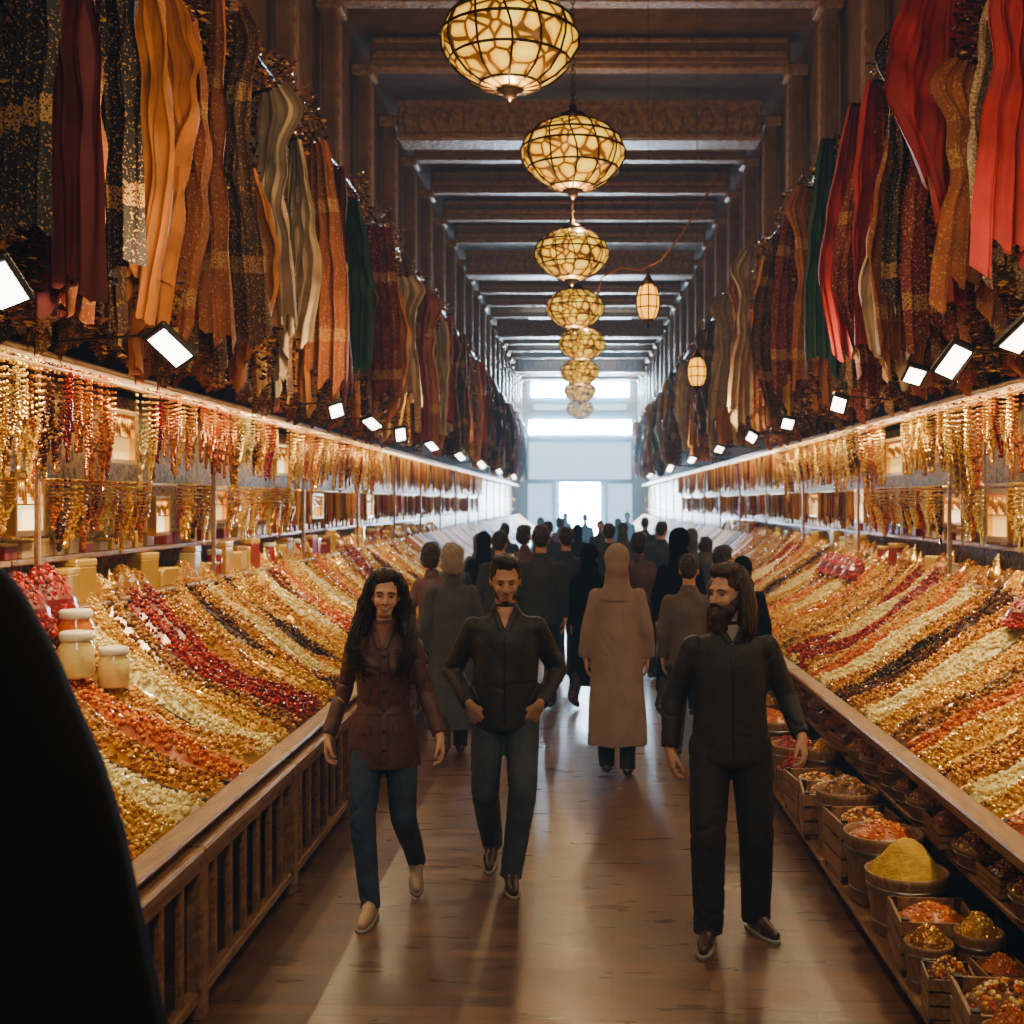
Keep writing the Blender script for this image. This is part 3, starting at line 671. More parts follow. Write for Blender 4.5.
for kk,(key,v) in enumerate(PAL.items()):
    rr=random.Random(kk); mb=MB()
    def hz(u,t):
        return .012+.080*(1-(2*u)**2)*(1+.40*math.sin(t*8+kk*1.7))+.012*math.cos(u*2*pi*3+t*2)+.016*noise.noise(Vector((t*9,u*3,kk)))
    r={'goldb':.0100,'honey':.0112,'dark':.0108,'red':.0122,'cream':.0125,'mixed':.014,'almond':.0125}.get(key,.0130)
    n2=int(SW/(r*1.8)); n1=int(SLN/(r*1.75))
    for i in range(n1):
        for j in range(n2):
            t=(i+.5+rr.uniform(-.4,.4))/n1; u=((j+.5+rr.uniform(-.3,.3))/n2-.5)
            if rr.random()<.08: continue
            h=hz(u*.98,t)+rr.uniform(-.006,.010)
            bead(mb,CP(.012+.975*t,u*SW,h),r*rr.uniform(.75,1.3),0,(1,rr.uniform(.7,1),rr.uniform(.7,.95)),Matrix.Rotation(rr.uniform(0,3),3,'Z'))
    gv=[];gf=[];nx=22;ny=8
    for i in range(nx+1):
        for j in range(ny+1):
            t=i/nx;u=j/ny-.5; gv.append(CP(.01+.98*t,u*SW,max(.004,hz(u,t)-.016) if 0<i<nx and 0<j<ny else .004))
    for i in range(nx):
        for j in range(ny): a=i*(ny+1)+j; gf.append((a,a+1,a+ny+2,a+ny+1))
    mb.add(gv,gf)
    heapme[key]=mb.mesh('heap_'+key,[HEAPM[key]],False)
tb=MB()
def strip(u0,u1,h0,h1):
    tb.rings([[CP(t,u0,h0),CP(t,u1,h0),CP(t,u1,h1),CP(t,u0,h1)] for t in [.01+.98*k/14 for k in range(15)]])
strip(-SW/2-.016,-SW/2-.004,.002,.034); strip(SW/2+.004,SW/2+.016,.002,.034); strip(-SW/2-.004,SW/2+.004,.001,.005)
traym=tb.mesh('tray',[M['darkwood']],False)
order={-1:['goldb','cream','mixed','apricot','goldb','goldb','cream','honey','apricot','almond','cream','goldb','walnut','red','red','honey','goldb','date','honey','cream','almond','dark','goldb','honey'],
        1:['almond','honey','goldb','apricot','goldb','cream','honey','goldb','apricot','walnut','goldb','cream','honey','date','dark','honey','cream','apricot','almond','red','cream','red','goldb','walnut']}
for sg in(-1,1):
    y=3.45;i=0
    while y<19:
        key=order[sg][i%24]; nm,lab=NAMES[key]; sc=R.choice([.6,.8,1,1.2,1.35]) if key not in('dark','date') else .6; wd=(SW+.034)*sc
        y+=wd/2
        mk('display_tray',traym,loc=(sg*FX[sg],y,0),rot=side(sg),scale=(1,sc,1),label='long narrow dark wooden tray on the sloping counter',cat='tray',group='long display trays')
        mk(nm,heapme[key],loc=(sg*FX[sg],y,.0),rot=side(sg),scale=(1,sc,1),label=lab,cat='food heap',kind='stuff',group='heaps of nuts, fruit and sweets')
        y+=wd/2;i+=1
    mbs=MB(); rr=random.Random(5); y0=y
    while y<54:
        gv=[];gf=[]; nx=10; wv=rr.uniform(.3,.6)
        for a in range(nx+1):
            for bq in range(4):
                u=bq/3-.5; gv.append(CP(a/nx,u*wv,.03+.07*(1-(2*u)**2)+rr.uniform(-.01,.01))+Vector((0,y-y0,0)))
        for a in range(nx):
            for bq in range(3): q0=a*4+bq; gf.append((q0,q0+1,q0+5,q0+4))
        mbs.add(gv,gf); y+=wv*.97
    if sg<0: mbs.xf(Matrix.Scale(-1,4,(1,0,0)))
    mk('distant_food_heap',mbs.mesh('farheap',[mat('far heap%d'%sg,(.5,.3,.1),.6,island=PAL['goldb']+PAL['red']+PAL['walnut']+PAL['apricot']+PAL['honey'])],False),loc=(sg*FX[sg],y0,0),label='continuing heaps of nuts and dried fruit along the counter',cat='food heap',kind='stuff')

NP={'gold bead':A((232,172,40),(248,202,84),(190,125,20)),'amber bead':A((205,112,14),(226,140,28),(155,76,8)),'bright gold bead':A((242,194,66),(252,220,118),(208,150,32)),'red coral bead':A((140,20,7),(180,44,13),(98,12,6)),'pearl bead':A((240,218,155),(250,232,190),(218,188,115)),'dark garnet bead':A((50,22,11),(82,42,16),(150,100,36)),'brass bead':A((172,116,28),(122,78,18),(222,168,66))}
neck={}
for kk,(nm,cols) in enumerate(NP.items()):
    m=mat(nm,cols[0],.2,.6,island=cols)
    for Lg in(.56,.40):
        mb=MB(); rr=random.Random(kk)
        for st in range(3):
            w_=.022+.012*st; Lh=Lg*(1-.15*st)
            n=int(Lh*2/.021)
            for i in range(n):
                t=i/(n-1); a=t*2-1
                yy=w_*math.copysign(min(1,abs(a)*1.6)**.8,a); z=-Lh*(1-abs(a)**1.9)
                bead(mb,(rr.uniform(-.003,.003)-.012*st,yy+rr.uniform(-.002,.002),z),.0095*rr.uniform(.8,1.3))
        bead(mb,(0,0,-Lg-.02),.022,0,(.5,1,1.3))
        neck[(nm,Lg)]=mb.mesh('neck',[m],False)
keys=['gold bead','bright gold bead','amber bead','brass bead','gold bead','bright gold bead','red coral bead','dark garnet bead','amber bead','gold bead','pearl bead','bright gold bead','amber bead']
def nocase(sg,y,up): return not any(abs(y-c)<.26 and (CASEZ[(sg,c)]>2.2)==up for c in CASEY[sg])
for sg in(-1,1):
    y=5.3;i=0; cur='gold bead'; ls=1
    while y<16.8:
        if i%5==0: ls=R.uniform(.7,1.12)
        if i%3==0 or R.random()<.4: cur=R.choice(keys)
        if nocase(sg,y,True):
            mk('bead_necklace',neck[(cur,.56)],loc=(sg*(2.775+R.uniform(-.02,.03)),y,2.74),rot=side(sg)+R.uniform(-.7,.7),scale=(1,R.uniform(.8,1.4),ls*R.uniform(.85,1.1)),label=cur+' necklace strands hanging from the upper rail',cat='necklace',group='necklaces on the upper rail')
        y+=R.uniform(.062,.09);i+=1
    y=5.35
    while y<12:
        nm=R.choice(keys)
        if nocase(sg,y,False):
            mk('short_bead_necklace',neck[(nm,.40)],loc=(sg*2.89,y,2.14),rot=side(sg)+R.uniform(-.5,.5),scale=(1,1.1,R.uniform(.6,1.05)),label='short '+nm+' necklace hanging from the lower rod',cat='necklace',group='necklaces on the lower rod')
        y+=.082
    fb=MB()
    while y<34:
        for (zx,zt,ll) in((2.89,2.13,.38),)+(((2.775,2.73,.55),) if y>16.8 else ()):
            if zx==2.89 and not nocase(sg,y,False): continue
            if R.random()<.12: continue
            for a in(-.03,.0,.03):
                l=ll*R.uniform(.6,1)
                fb.tube([(sg*zx,y+a,zt),(sg*zx,y+a*.9,zt-l*.6),(sg*zx,y+a*.2,zt-l)],[.009,.012,.009],5)
        y+=.11 if y<17 else .18
    mk('distant_necklace_strands',fb.mesh('farneck',[mat('far neck%d'%sg,(.6,.35,.1),.3,.5,island=NP['gold bead']+NP['brass bead']+NP['dark garnet bead']+NP['amber bead']+NP['red coral bead'])],False),label='dense rows of gold and amber bead strands on rails',cat='necklace',kind='stuff')

M['lid']=mat('white lid',(.6,.56,.48),.4)
jb=MB(); jb.lathe([(.05,0),(.055,.01),(.055,.12),(.045,.145),(.045,.15)],20); jl=MB(); jl.lathe([(.05,.148),(.052,.152),(.052,.178),(.046,.184)],20)
JL=jl.mesh('lid',[M['lid']]); JBs=[jb.mesh('jar',[mat('jar of '+k,PAL[k][0],.12,c2=PAL[k][1],ns=60,coat=.8)]) for k in('apricot','cream','walnut','red')]
bx=MB(); bx.box((0,0,.05),(.12,.17,.10),bev=.006); bx2=MB(); bx2.box((0,0,.108),(.125,.175,.022),bev=.005)
BXM=[(bx.mesh('box',[mat('box%d'%i,c,.35,mt)],False),bx2.mesh('boxlid',[mat('boxl%d'%i,c2,.35,mt)],False),lab) for i,(c,c2,mt,lab) in enumerate([((.66,.38,.04),(.85,.56,.10),.5,'golden gift box on the shelf'),((.22,.02,.01),(.5,.3,.07),0,'red gift box with golden lid on the shelf'),((.42,.28,.11),(.28,.13,.03),0,'tan cardboard box on the shelf')])]
bp_=MB(); bp_.lathe([(.035,0),(.055,.015),(.065,.05),(.05,.09),(.028,.11),(.034,.13),(.03,.135)],20); bpl=MB(); bpl.lathe([(.034,.133),(.02,.15),(.006,.16),(.01,.172),(.002,.18)],16)
BP=bp_.mesh('pot',[M['gold']]); BPL=bpl.mesh('potlid',[M['gold']])
def mound(key,Rr,h,seed,r=.012,n=210,m=None):
    rr=random.Random(seed); mb=MB(); mb.lathe([(Rr,0),(Rr*.8,h*.45),(Rr*.4,h*.85),(.01,h)],18)
    for i in range(n):
        q=math.sqrt((i+.5)/n); a=i*2.39996; x=q*Rr*.97
        z=h*(1-q**1.7)
        bead(mb,(x*math.cos(a),x*math.sin(a),z+rr.uniform(-.004,.006)),r*rr.uniform(.8,1.3),0,(1,.8,.75),Matrix.Rotation(rr.uniform(0,3),3,'Z'))
    return mb.mesh('mound_'+key,[m or HEAPM[key]],False)
MND={k:mound(k,.135,.09,i) for i,k in enumerate(PAL)}
cher=A((140,12,4),(170,24,6),(100,8,3),(190,55,12))
MND['cherry']=mound('cherry',.135,.14,77,r=.013,n=380,m=mat('deep red beads',cher[0],.3,island=cher)); NAMES['cherry']=('red_bead_heap','heap of deep red beads on the sloping display')
def mnd(k,x,y,z,sc,where='in a bucket'):
    return mk(NAMES[k][0].replace('heap','mound'),MND[k],loc=(x,y,z),scale=sc,label=NAMES[k][1].replace('on the sloping display',where).replace('heap','mound'),cat='food heap',kind='stuff',group='mounds of goods')
for sg in(-1,1):
    y=5.2
    while y<24:
        q_=R.random()
        if q_<.05:
            o=mk('glass_jar',R.choice(JBs),loc=(sg*2.93,y,1.436),scale=(1.1,1.1,1.1),label='filled glass jar with white lid on the shelf',cat='jar',group='jars on the rack shelf'); mk('lid',JL,o)
        elif q_<.42:
            a,b_,lab=R.choice(BXM); o=mk('gift_box',a,loc=(sg*2.93,y,1.436),rot=R.uniform(-.3,.3),scale=(1,1.1,R.uniform(.9,2.3)),label=lab,cat='box',group='boxes on the rack shelf'); mk('lid',b_,o)
        elif q_<.58:
            s_=R.uniform(.9,1.4); o=mk('brass_pot',BP,loc=(sg*2.92,y,1.436),scale=(s_,s_,s_),label='round polished brass pot with lid on the shelf',cat='pot',group='brass pots on the rack shelf'); mk('lid',BPL,o)
        else: mnd(R.choice(['goldb','honey','almond','walnut']),sg*2.92,y,1.436,(.9,.9,R.uniform(1.2,2.0)),'on the rack shelf')
        if R.random()<.9:
            a,b_,lab=R.choice(BXM); o=mk('gift_box',a,loc=(sg*3.02,y+.05,1.716),rot=0,scale=(.8,.8,R.uniform(.5,1.0)),label=lab,cat='box',group='boxes on the rack shelf'); mk('lid',b_,o)
        y+=R.uniform(.17,.24)
def surf(sg,x): return CZ((abs(x)-FX[sg])/RUN)
for (x,y,k,s_) in((-2.40,5.72,1,1.5),(-2.30,5.92,1,1.35),(-2.50,5.95,0,1.5),(-2.18,4.9,1,1.3),(2.45,6.0,1,1.3),(2.5,6.3,0,1.3)):
    o=mk('glass_jar',JBs[k],loc=(x,y,surf(-1 if x<0 else 1,x)+.07),scale=(s_,s_,s_*.8),label='wide jar with white lid standing among the sweets',cat='jar'); mk('lid',JL,o)
for (xx,yy) in((-2.68,5.35),(-2.68,5.7),(-2.70,6.05)): mnd('cherry',xx,yy,surf(-1,xx)+.03,(1.35,1.35,2.0),'at the back of the counter')
mnd('cherry',2.68,7.1,surf(1,2.68)+.02,(1.3,1.3,1.4),'at the back of the counter')
for yy in(11.6,12.0,12.4,12.8): mnd('cherry',2.68,yy,surf(1,2.68)+.02,(1.2,1.5,1.3),'at the back of the counter')

M['bucket']=mat('wooden bucket',(.16,.072,.027),.4,c2=(.29,.145,.06),ns=9,stretch=(6,6,1),bump=.3)
bk=MB(); bk.lathe([(.125,0),(.13,.01),(.155,.24),(.16,.26),(.148,.26),(.142,.235),(.135,.2)],24)
hoop=MB()
for z,r in((.05,.136),(.2,.153)): hoop.lathe([(r,z-.012),(r+.004,z-.01),(r+.004,z+.01),(r,z+.012)],24,cap=False)
BKM=bk.mesh('bucket',[M['bucket']]); HPM=hoop.mesh('hoop',[M['steel']])
ck=MB(); ck.box((0,0,.01),(.27,.27,.02))
for a in(-1,1):
    for z in(.06,.13,.20): ck.box((a*.14,0,z),(.012,.30,.055)); ck.box((0,a*.145,z),(.28,.012,.055))
CKM=ck.mesh('crate',[M['wood']],False); cp=MB()
for a in(-1,1):
    for b_ in(-1,1): cp.box((a*.125,b_*.13,.12),(.025,.025,.235))
CPM=cp.mesh('crateposts',[M['darkwood']],False)
HEAPM['saffron']=mat('yellow spice',(.60,.36,.012),.85,c2=(.42,.24,.006),ns=14,bump=.6,bs=40)
ym=MB(); ym.lathe([(.175,0),(.155,.03),(.128,.07),(.10,.105),(.07,.14),(.035,.162),(.006,.17)],28); YM=ym.mesh('yellowmound',[HEAPM['saffron']])
for v in YM.vertices: v.co+=v.normal*noise.noise(v.co*16)*.022
shf=MB(); shf.box((0,0,0),(.38,2.98,.03),bev=.006); SHF=shf.mesh('lowshelf',[M['wood']],False)
wl=MB(); wl.lathe([(.012,-.012),(.03,-.012),(.034,0),(.03,.012),(.012,.012)],14); wl.xf(Matrix.Rotation(pi/2,4,'X')); wl.xf(Matrix.Rotation(pi/2,4,'Z')); WL=wl.mesh('castor',[M['metal']])
for k in range(4):
    yc=4.9+k*3.0
    o=mk('low_display_shelf',SHF,loc=(1.47,yc,.10),label='low wooden shelf on castors holding buckets of goods',cat='shelf',group='low shelves on castors')
    for yy in(-1.35,0,1.35):
        for xx in(-.14,.14): mk('castor',WL,o,loc=(xx,yy,-.066))
    up=mk('raised_display_shelf',SHF,loc=(1.86,yc,.40),label='raised wooden shelf under the counter with spice buckets',cat='shelf',group='raised shelves under the counter',scale=(.95,1,1))
    q=MB()
    for yy in(-1.4,0,1.4): q.box((-.15,yy,-.21),(.035,.035,.38))
    mk('leg',q.mesh('sleg',[M['darkwood']],False),up)
keysH=['walnut','apricot','mixed','honey','red','goldb','apricot','honey','mixed','almond']
def cont(xx,y,zz,s_,zs,k,crate):
    if not crate:
        o=mk('wooden_bucket',BKM,loc=(xx,y,zz),rot=R.uniform(0,3),scale=(s_,s_,zs),label='round wooden bucket with metal hoops, filled with dried goods',cat='bucket',group='buckets on the low shelves'); mk('hoop',HPM,o); top=.225*zs
    else:
        o=mk('slatted_crate',CKM,loc=(xx,y,zz),rot=R.uniform(-.15,.15),scale=(s_,s_,zs),label='small slatted wooden crate filled with dried goods',cat='crate',group='crates on the low shelves'); mk('corner_post',CPM,o); top=.17*zs
    if k=='saffron': mk('yellow_spice_mound',YM,loc=(xx,y,zz+top),label='cone of bright yellow ground spice in a bucket',cat='spice',kind='stuff')
    else: mnd(k,xx,y,zz+top,(s_*1.05,s_*1.05,R.uniform(.7,1.3)))
y=3.8;i=0;sf=0
while y<15.5:
    if R.random()<.22 and not (sf==0 and y>5.1):
        sp=.25
        for xo in(-.095,.10): cont(1.46+xo,y+R.uniform(-.01,.01),.116,.60,R.uniform(.7,1.3),R.choice(keysH),R.random()<.3)
    else:
        k='saffron' if (sf==0 and y>5.1) else R.choice(keysH)
        if k=='saffron': sf=1
        s_=R.uniform(1.05,1.2); sp=.35*s_
        cont(1.45,y+(s_-1)*.1,.116,s_,R.uniform(.95,1.35),k,R.random()<.25 and k!='saffron')
    y+=sp+R.uniform(-.01,.01); i+=1
y=3.8
while y<15.5:
    sp=.30 if R.random()<.4 else .37
    cont(1.80,y,.416,sp/.35,R.uniform(.35,.55),R.choice(keysH),R.random()<.3); y+=sp+.01

# ------------------------------------------------------------ textiles
def cloth(w,Lg,seed,m,tip=.0,kind=0):
    rr=random.Random(seed*7+kind); mb=MB(); nu=70; nv=34; vs=[]
    ph=rr.uniform(0,6); k1=rr.choice([5,6,7]); ph2=rr.uniform(0,6); ph3=rr.uniform(0,6)
    for i in range(nv+1):
        v=i/nv
        if kind==0: ww=w*(.46+.46*min(1,v*1.5)**.7)
        elif kind==1: ww=w*(.26+.72*math.sin(min(1,v*1.15)*pi*.62))*(1-.45*max(0,v-.7)/.3)
        else: ww=w*(.52+.44*math.exp(-((v-.12)/.10)**2)+.36*v)*(1-.15*math.exp(-((v-.5)/.12)**2))
        for j in range(nu+1):
            u=j/nu-.5
            amp=.032*(.6+.7*v)
            q=u*k1*2*pi+ph+1.2*math.sin(v*2.2+ph2)+1.2*math.sin(u*5+ph3)
            fold=math.sin(q); fold=math.copysign(abs(fold)**.6,fold)
            cr_=.018*math.sin(v*26+math.sin(u*9+ph)*3+ph2)*math.exp(-((v-.45)/.28)**2)
            x=amp*fold+.016*math.sin(u*k1*5.1*pi+ph*2+v*4)+.03*math.sin(v*4+ph3)+.04*math.sin(u*4+v*3+ph2)+cr_
            hem=tip*u+.14*math.cos(u*2*pi*1.5+ph2)*tip*2
            z=-Lg*v*(1+hem)-.04*fold*v-.08*math.sin(u*pi*2+ph2)*v-(.10*(1-4*u*u) if kind==1 else 0)*min(1,v*3)+.04*math.sin(u*31+ph)*v**4
            y=u*ww+.012*math.cos(q)+.015*math.sin(v*4+ph)
            vs.append((x,y,z))
    F=[(i*(nu+1)+j,i*(nu+1)+j+1,(i+1)*(nu+1)+j+1,(i+1)*(nu+1)+j) for i in range(nv) for j in range(nu)]
    mb.add(vs,F); return mb.mesh('cloth',[m])
def fabric(n,c,c2=None,gold=None): return mat(n,c,.7,c2=c2 or tuple(x*.6 for x in c),ns=4,bump=.15,bs=80,gold=gold)
FB={'maroon':fabric('maroon fabric',(.17,.010,.008)),'red':fabric('red fabric',(.42,.012,.006)),'orange':fabric('orange fabric',(.68,.225,.010)),'ochre':fabric('ochre fabric',(.66,.34,.03)),'cream':fabric('cream fabric',(.62,.46,.26)),'green':fabric('green fabric',(.008,.05,.033)),'black':fabric('black fabric',(.012,.01,.01)),'brown':fabric('embroidered brown fabric',(.14,.052,.014),(.055,.022,.007),(75,.61)),'rust':fabric('embroidered rust fabric',(.36,.09,.010),None,(65,.63)),'embroidered maroon':fabric('embroidered maroon fabric',(.20,.013,.008),None,(70,.62)),'embroidered black':fabric('embroidered black fabric',(.018,.012,.009),None,(80,.62)),'sequin':mat('sequined fabric',(.52,.36,.19),.3,.4,c2=(.16,.095,.05),ns=70,bump=1,bs=70)}
CM={}
def getcloth(c,w,l,tip,sd,kd):
    k=(c,w,l,tip,sd,kd)
    if k not in CM: CM[k]=cloth(w,l,sd,FB[c],tip,kd)
    return CM[k]
hk=MB(); hk.tube([(0,0,.06),(0,0,.0)],[.006,.006],6); hk.box((0,0,-.005),(.03,.22,.02),bev=.005); HK=hk.mesh('hanger',[M['metal']],False)
def clab(c): return ('sequined pale' if c=='sequin' else c if 'embr' in c else 'gold-patterned '+c if c in('brown','rust') else 'plain '+c)+' cloth hanging in folds from the high rail'
def putcloth(sg,px,ztop,zbot,c,w,tip=0,sd=1,kd=0,X=2.38,ang=-1.1):
    d=1200*X/abs(px-580)
    o=mk('hanging_cloth',getcloth(c,round(w*1.5,2),round(ztop-zbot,2),tip,sd,kd),loc=(sg*X,d,ztop),rot=side(sg)+sg*ang+R.uniform(-.2,.2),label=clab(c),cat='textile',group='cloths on the high rails')
    mk('hanger',HK,o)
for a in [(-1,50,5.3,3.0,'maroon',.5,.1,1,0),(-1,130,5.3,3.25,'orange',.50,.25,2,1),(-1,158,5.0,3.2,'orange',.44,-.4,3,1),(-1,8,5.3,3.1,'embroidered black',.5,.0,4),(-1,92,5.2,3.1,'embroidered black',.45,.0,1),(-1,262,5.1,3.5,'cream',.62,.3,5,2),(-1,290,5.0,3.25,'cream',.48,-.3,6,1),(-1,312,5.2,3.1,'rust',.5,0,7),(-1,348,5.1,3.45,'green',.5,.1,8),(-1,375,5.2,3.3,'embroidered maroon',.5,.1,1),(-1,400,5.0,3.4,'cream',.5,.1,9,2),
          (-1,228,5.3,3.2,'brown',.55,.1,3,2),(-1,200,5.2,3.1,'rust',.5,.1,5),(-1,330,5.2,3.2,'maroon',.5,.1,5),(-1,180,4.9,3.2,'rust',.4,.2,4,1),(-1,388,4.9,3.2,'orange',.45,.1,3,1),(-1,420,5.1,3.3,'rust',.55,.1,2,2),(-1,436,5.0,3.2,'cream',.45,.1,4,0),(-1,75,4.5,3.1,'rust',.34,.3,2,1),(-1,245,4.4,3.2,'orange',.38,.2,3,1),
          (1,960,5.5,3.5,'red',.80,.3,1,1),(1,1008,5.4,3.4,'sequin',.5,.2,2,1),(1,1030,5.3,3.2,'red',.6,.1,3,2),(1,925,5.3,3.4,'embroidered black',.5,.1,4,2),(1,885,5.3,3.4,'red',.45,-.2,5,0),(1,860,5.4,3.3,'red',.5,.1,6,1),(1,905,5.1,3.1,'rust',.5,.2,2,1),(1,835,5.4,3.2,'green',.45,.1,7),(1,815,5.2,3.2,'rust',.5,.1,8,2),(1,755,5.4,3.1,'cream',.7,.2,9,2),(1,780,5.2,3.1,'brown',.6,.1,4,1),(1,735,5.2,3.3,'sequin',.6,.1,3,2),(1,872,4.9,3.0,'embroidered maroon',.5,.1,3,1),(1,945,5.0,3.0,'embroidered maroon',.5,.2,6,0),(1,800,5.3,3.2,'embroidered maroon',.5,.2,6,0),(1,770,5.1,3.2,'orange',.45,.1,3,1),(1,985,4.6,3.1,'rust',.55,.2,3,2),(1,895,4.6,3.15,'cream',.40,.3,6,1)]:
    putcloth(*a)
cs=['brown','rust','embroidered maroon','brown','orange','brown','embroidered black','cream','green','red','maroon','ochre']
for sg in(-1,1):
    y=16.5; i=0
    while y<50:
        c=cs[(i*5+(sg>0)*3)%12]; l=R.choice([1.8,2.2]); zt=R.choice([5.2,5.3]); kd=R.choice([0,1,2])
        mk('hanging_cloth',getcloth(c,.6,l,.1,1,kd),loc=(sg*R.choice([2.4,2.5,2.6]),y,zt),rot=side(sg)-sg*.9+R.uniform(-.3,.3),label=clab(c),cat='textile',group='cloths on the high rails')
        y+=.42+y*.006;i+=1
    y=4.4
    while y<17:
        c=R.choice(['brown','rust','embroidered maroon','embroidered black','brown','rust','brown']); kd=R.choice([0,1,2])
        mk('hanging_cloth',getcloth(c,.6,2.3,.1,2,kd),loc=(sg*2.70,y,5.25),rot=side(sg)+R.uniform(-.6,.3)*sg,label=clab(c),cat='textile',group='cloths on the high rails')
        y+=.36
    y=4.6
    while y<17:
        c=R.choice(['brown','rust','embroidered maroon','orange','ochre','brown']); kd=R.choice([1,2])
        mk('hanging_cloth',getcloth(c,.5,1.5,.2,4,kd),loc=(sg*2.54,y,4.55),rot=side(sg)-sg*.8+R.uniform(-.3,.3),label=clab(c),cat='textile',group='cloths on the high rails')
        y+=.62
hr=MB(); hr.tube([(0,-1.5,0),(0,1.5,0)],.018,10); HR=hr.mesh('hangrail',[M['metal']])
ba=MB(); ba.box((.24,0,.0),(.50,.03,.03)); BA=ba.mesh('bracket',[M['metal']],False)
for sg in(-1,1):
    for k in range(16):
        o=mk('hanging_rail',HR,loc=(sg*2.42,5.5+k*3,5.36),rot=side(sg),label='dark metal rail carrying hanging textiles',cat='rail',group='high textile rails')
        for yy in(-1.3,0,1.3): mk('bracket',BA,o,loc=(0,yy,0))
GP=A((90,50,20),(135,80,30),(205,142,58),(55,30,14),(100,42,16),(245,195,100),(35,22,13),(155,95,35),(45,26,13))
GM=mat('garland leaves',(.2,.1,.03),.35,.3,island=GP)
M['spark']=mat('tiny warm bulb',(1,.9,.7),.3,emit=(1,.8,.5),es=5,nosample=True)
gar=[]
for s_ in range(6):
    rr=random.Random(s_+20); mb=MB(); Lg=[2.2,2.5,1.8,2.3,2.0,2.6][s_]
    for i in range(1200):
        z=-Lg*rr.random()+.1; a=rr.uniform(0,2*pi); q=.115*math.sqrt(rr.random())*(1.2-.5*abs(z)/Lg)
        c=Vector((q*math.cos(a)+.03*math.sin(z*5+s_),q*math.sin(a)+.04*math.cos(z*4),z)); sz=rr.uniform(.010,.030)
        rot=Matrix.Rotation(rr.uniform(0,6.3),3,'Z')@Matrix.Rotation(rr.uniform(-1.2,1.2),3,'X')
        vs=[rot@Vector(p)*sz+c for p in((-1,0,0),(0,.25,.55),(1.2,0,0),(0,.25,-.55))]
        mb.add(vs,[(0,1,2),(0,2,3)])
    for i in range(14):
        a=rr.uniform(0,2*pi); c=Vector((0,0,rr.uniform(-.3,.15))); d_=Vector((math.cos(a),math.sin(a),rr.uniform(.0,1))).normalized()*rr.uniform(.08,.18)
        mb.tube([c,c+d_*.6,c+d_+Vector((0,0,.03))],[.004,.003,.002],4)
    for i in range(3): bead(mb,(rr.uniform(-.12,.12),rr.uniform(-.12,.12),rr.uniform(-.3,.15)),.006,1)
    gar.append(mb.mesh('garland',[GM,M['spark']],False))
for sg in(-1,1):
    y=4.7;i=0
    while y<48:
        mk('leafy_garland',gar[i%6],loc=(sg*(2.52+R.uniform(-.14,.1)),y,5.38+R.uniform(-.12,.05)),rot=R.uniform(0,6),label='bronze and gold leaf garland hanging from the high rail',cat='garland',kind='stuff',group='leaf garlands between the textiles')
        if i%2==0 and y<22: mk('leafy_garland',gar[(i+3)%6],loc=(sg*2.52,y+.1,4.45),rot=R.uniform(0,6),scale=(1,1,.65),label='bronze and gold leaf garland hanging above the stall lamps',cat='garland',kind='stuff',group='leaf garlands between the textiles')
        y+=.34 if y<18 else .6; i+=1

# ------------------------------------------------------------ chandeliers
CX=bpy.data.materials.new('amber glass'); CX.use_nodes=True; nt=CX.node_tree; N=nt.nodes; L=nt.links; b=N['Principled BSDF']
b.inputs['Base Color'].default_value=(.4,.2,.02,1); b.inputs['Roughness'].default_value=.3
tc=N.new('ShaderNodeTexCoord'); vo=N.new('ShaderNodeTexVoronoi'); vo.feature='DISTANCE_TO_EDGE'; vo.inputs['Scale'].default_value=7.5; L.new(tc.outputs['Object'],vo.inputs['Vector'])
cr=N.new('ShaderNodeValToRGB'); cr.color_ramp.elements[0].position=.05; cr.color_ramp.elements[0].color=(.02,.006,.0,1); cr.color_ramp.elements[1].position=.08; cr.color_ramp.elements[1].color=(.70,.30,.005,1); e=cr.color_ramp.elements.new(.22); e.color=(1,.55,.018,1); e=cr.color_ramp.elements.new(.45); e.color=(1,.72,.07,1)
L.new(vo.outputs['Distance'],cr.inputs[0])
lw=N.new('ShaderNodeLayerWeight'); lw.inputs[0].default_value=.35; mr=N.new('ShaderNodeMapRange'); mr.inputs['To Min'].default_value=2.5; mr.inputs['To Max'].default_value=.7
L.new(lw.outputs['Facing'],mr.inputs[0])
L.new(cr.outputs[0],b.inputs['Emission Color']); L.new(mr.outputs[0],b.inputs['Emission Strength'])
prof=[(.10,.27),(.20,.255),(.31,.20),(.385,.125),(.425,.03),(.42,-.04),(.37,-.13),(.28,-.215),(.18,-.27),(.07,-.30)]
sh=MB(); sh.lathe(prof,36); SHM=sh.mesh('shade',[CX])
cg=MB()
for j in range(12):
    a=2*pi*j/12; cg.tube([((r+.008)*math.cos(a+.10*math.sin(z*9+j)),(r+.008)*math.sin(a+.10*math.sin(z*9+j)),z) for r,z in prof],.008,5)
for r,z in (prof[1],prof[3],prof[4],prof[6],prof[8]):
    n=36; rings=[]
    for j in range(n):
        a=2*pi*j/n; rings.append([Vector(((r+.008+.008*math.cos(q))*math.cos(a),(r+.008+.008*math.cos(q))*math.sin(a),z+.010*math.sin(q))) for q in (0,pi/2,pi,3*pi/2)])
    cg.rings(rings,closed=True)
M['bronze']=mat('aged bronze',(.05,.027,.012),.4,.8)
CGM=cg.mesh('cage',[M['bronze']])
fi=MB(); fi.lathe([(.08,-.295),(.085,-.31),(.04,-.325),(.045,-.34),(.015,-.36),(.004,-.375)],16); FIM=fi.mesh('finial',[M['bronze']])
fi=MB(); fi.lathe([(.004,.42),(.03,.40),(.03,.36),(.10,.33),(.14,.28),(.08,.27)],16); CPM2=fi.mesh('topcap',[M['bronze']])
ch=MB(); z=.42;j=0
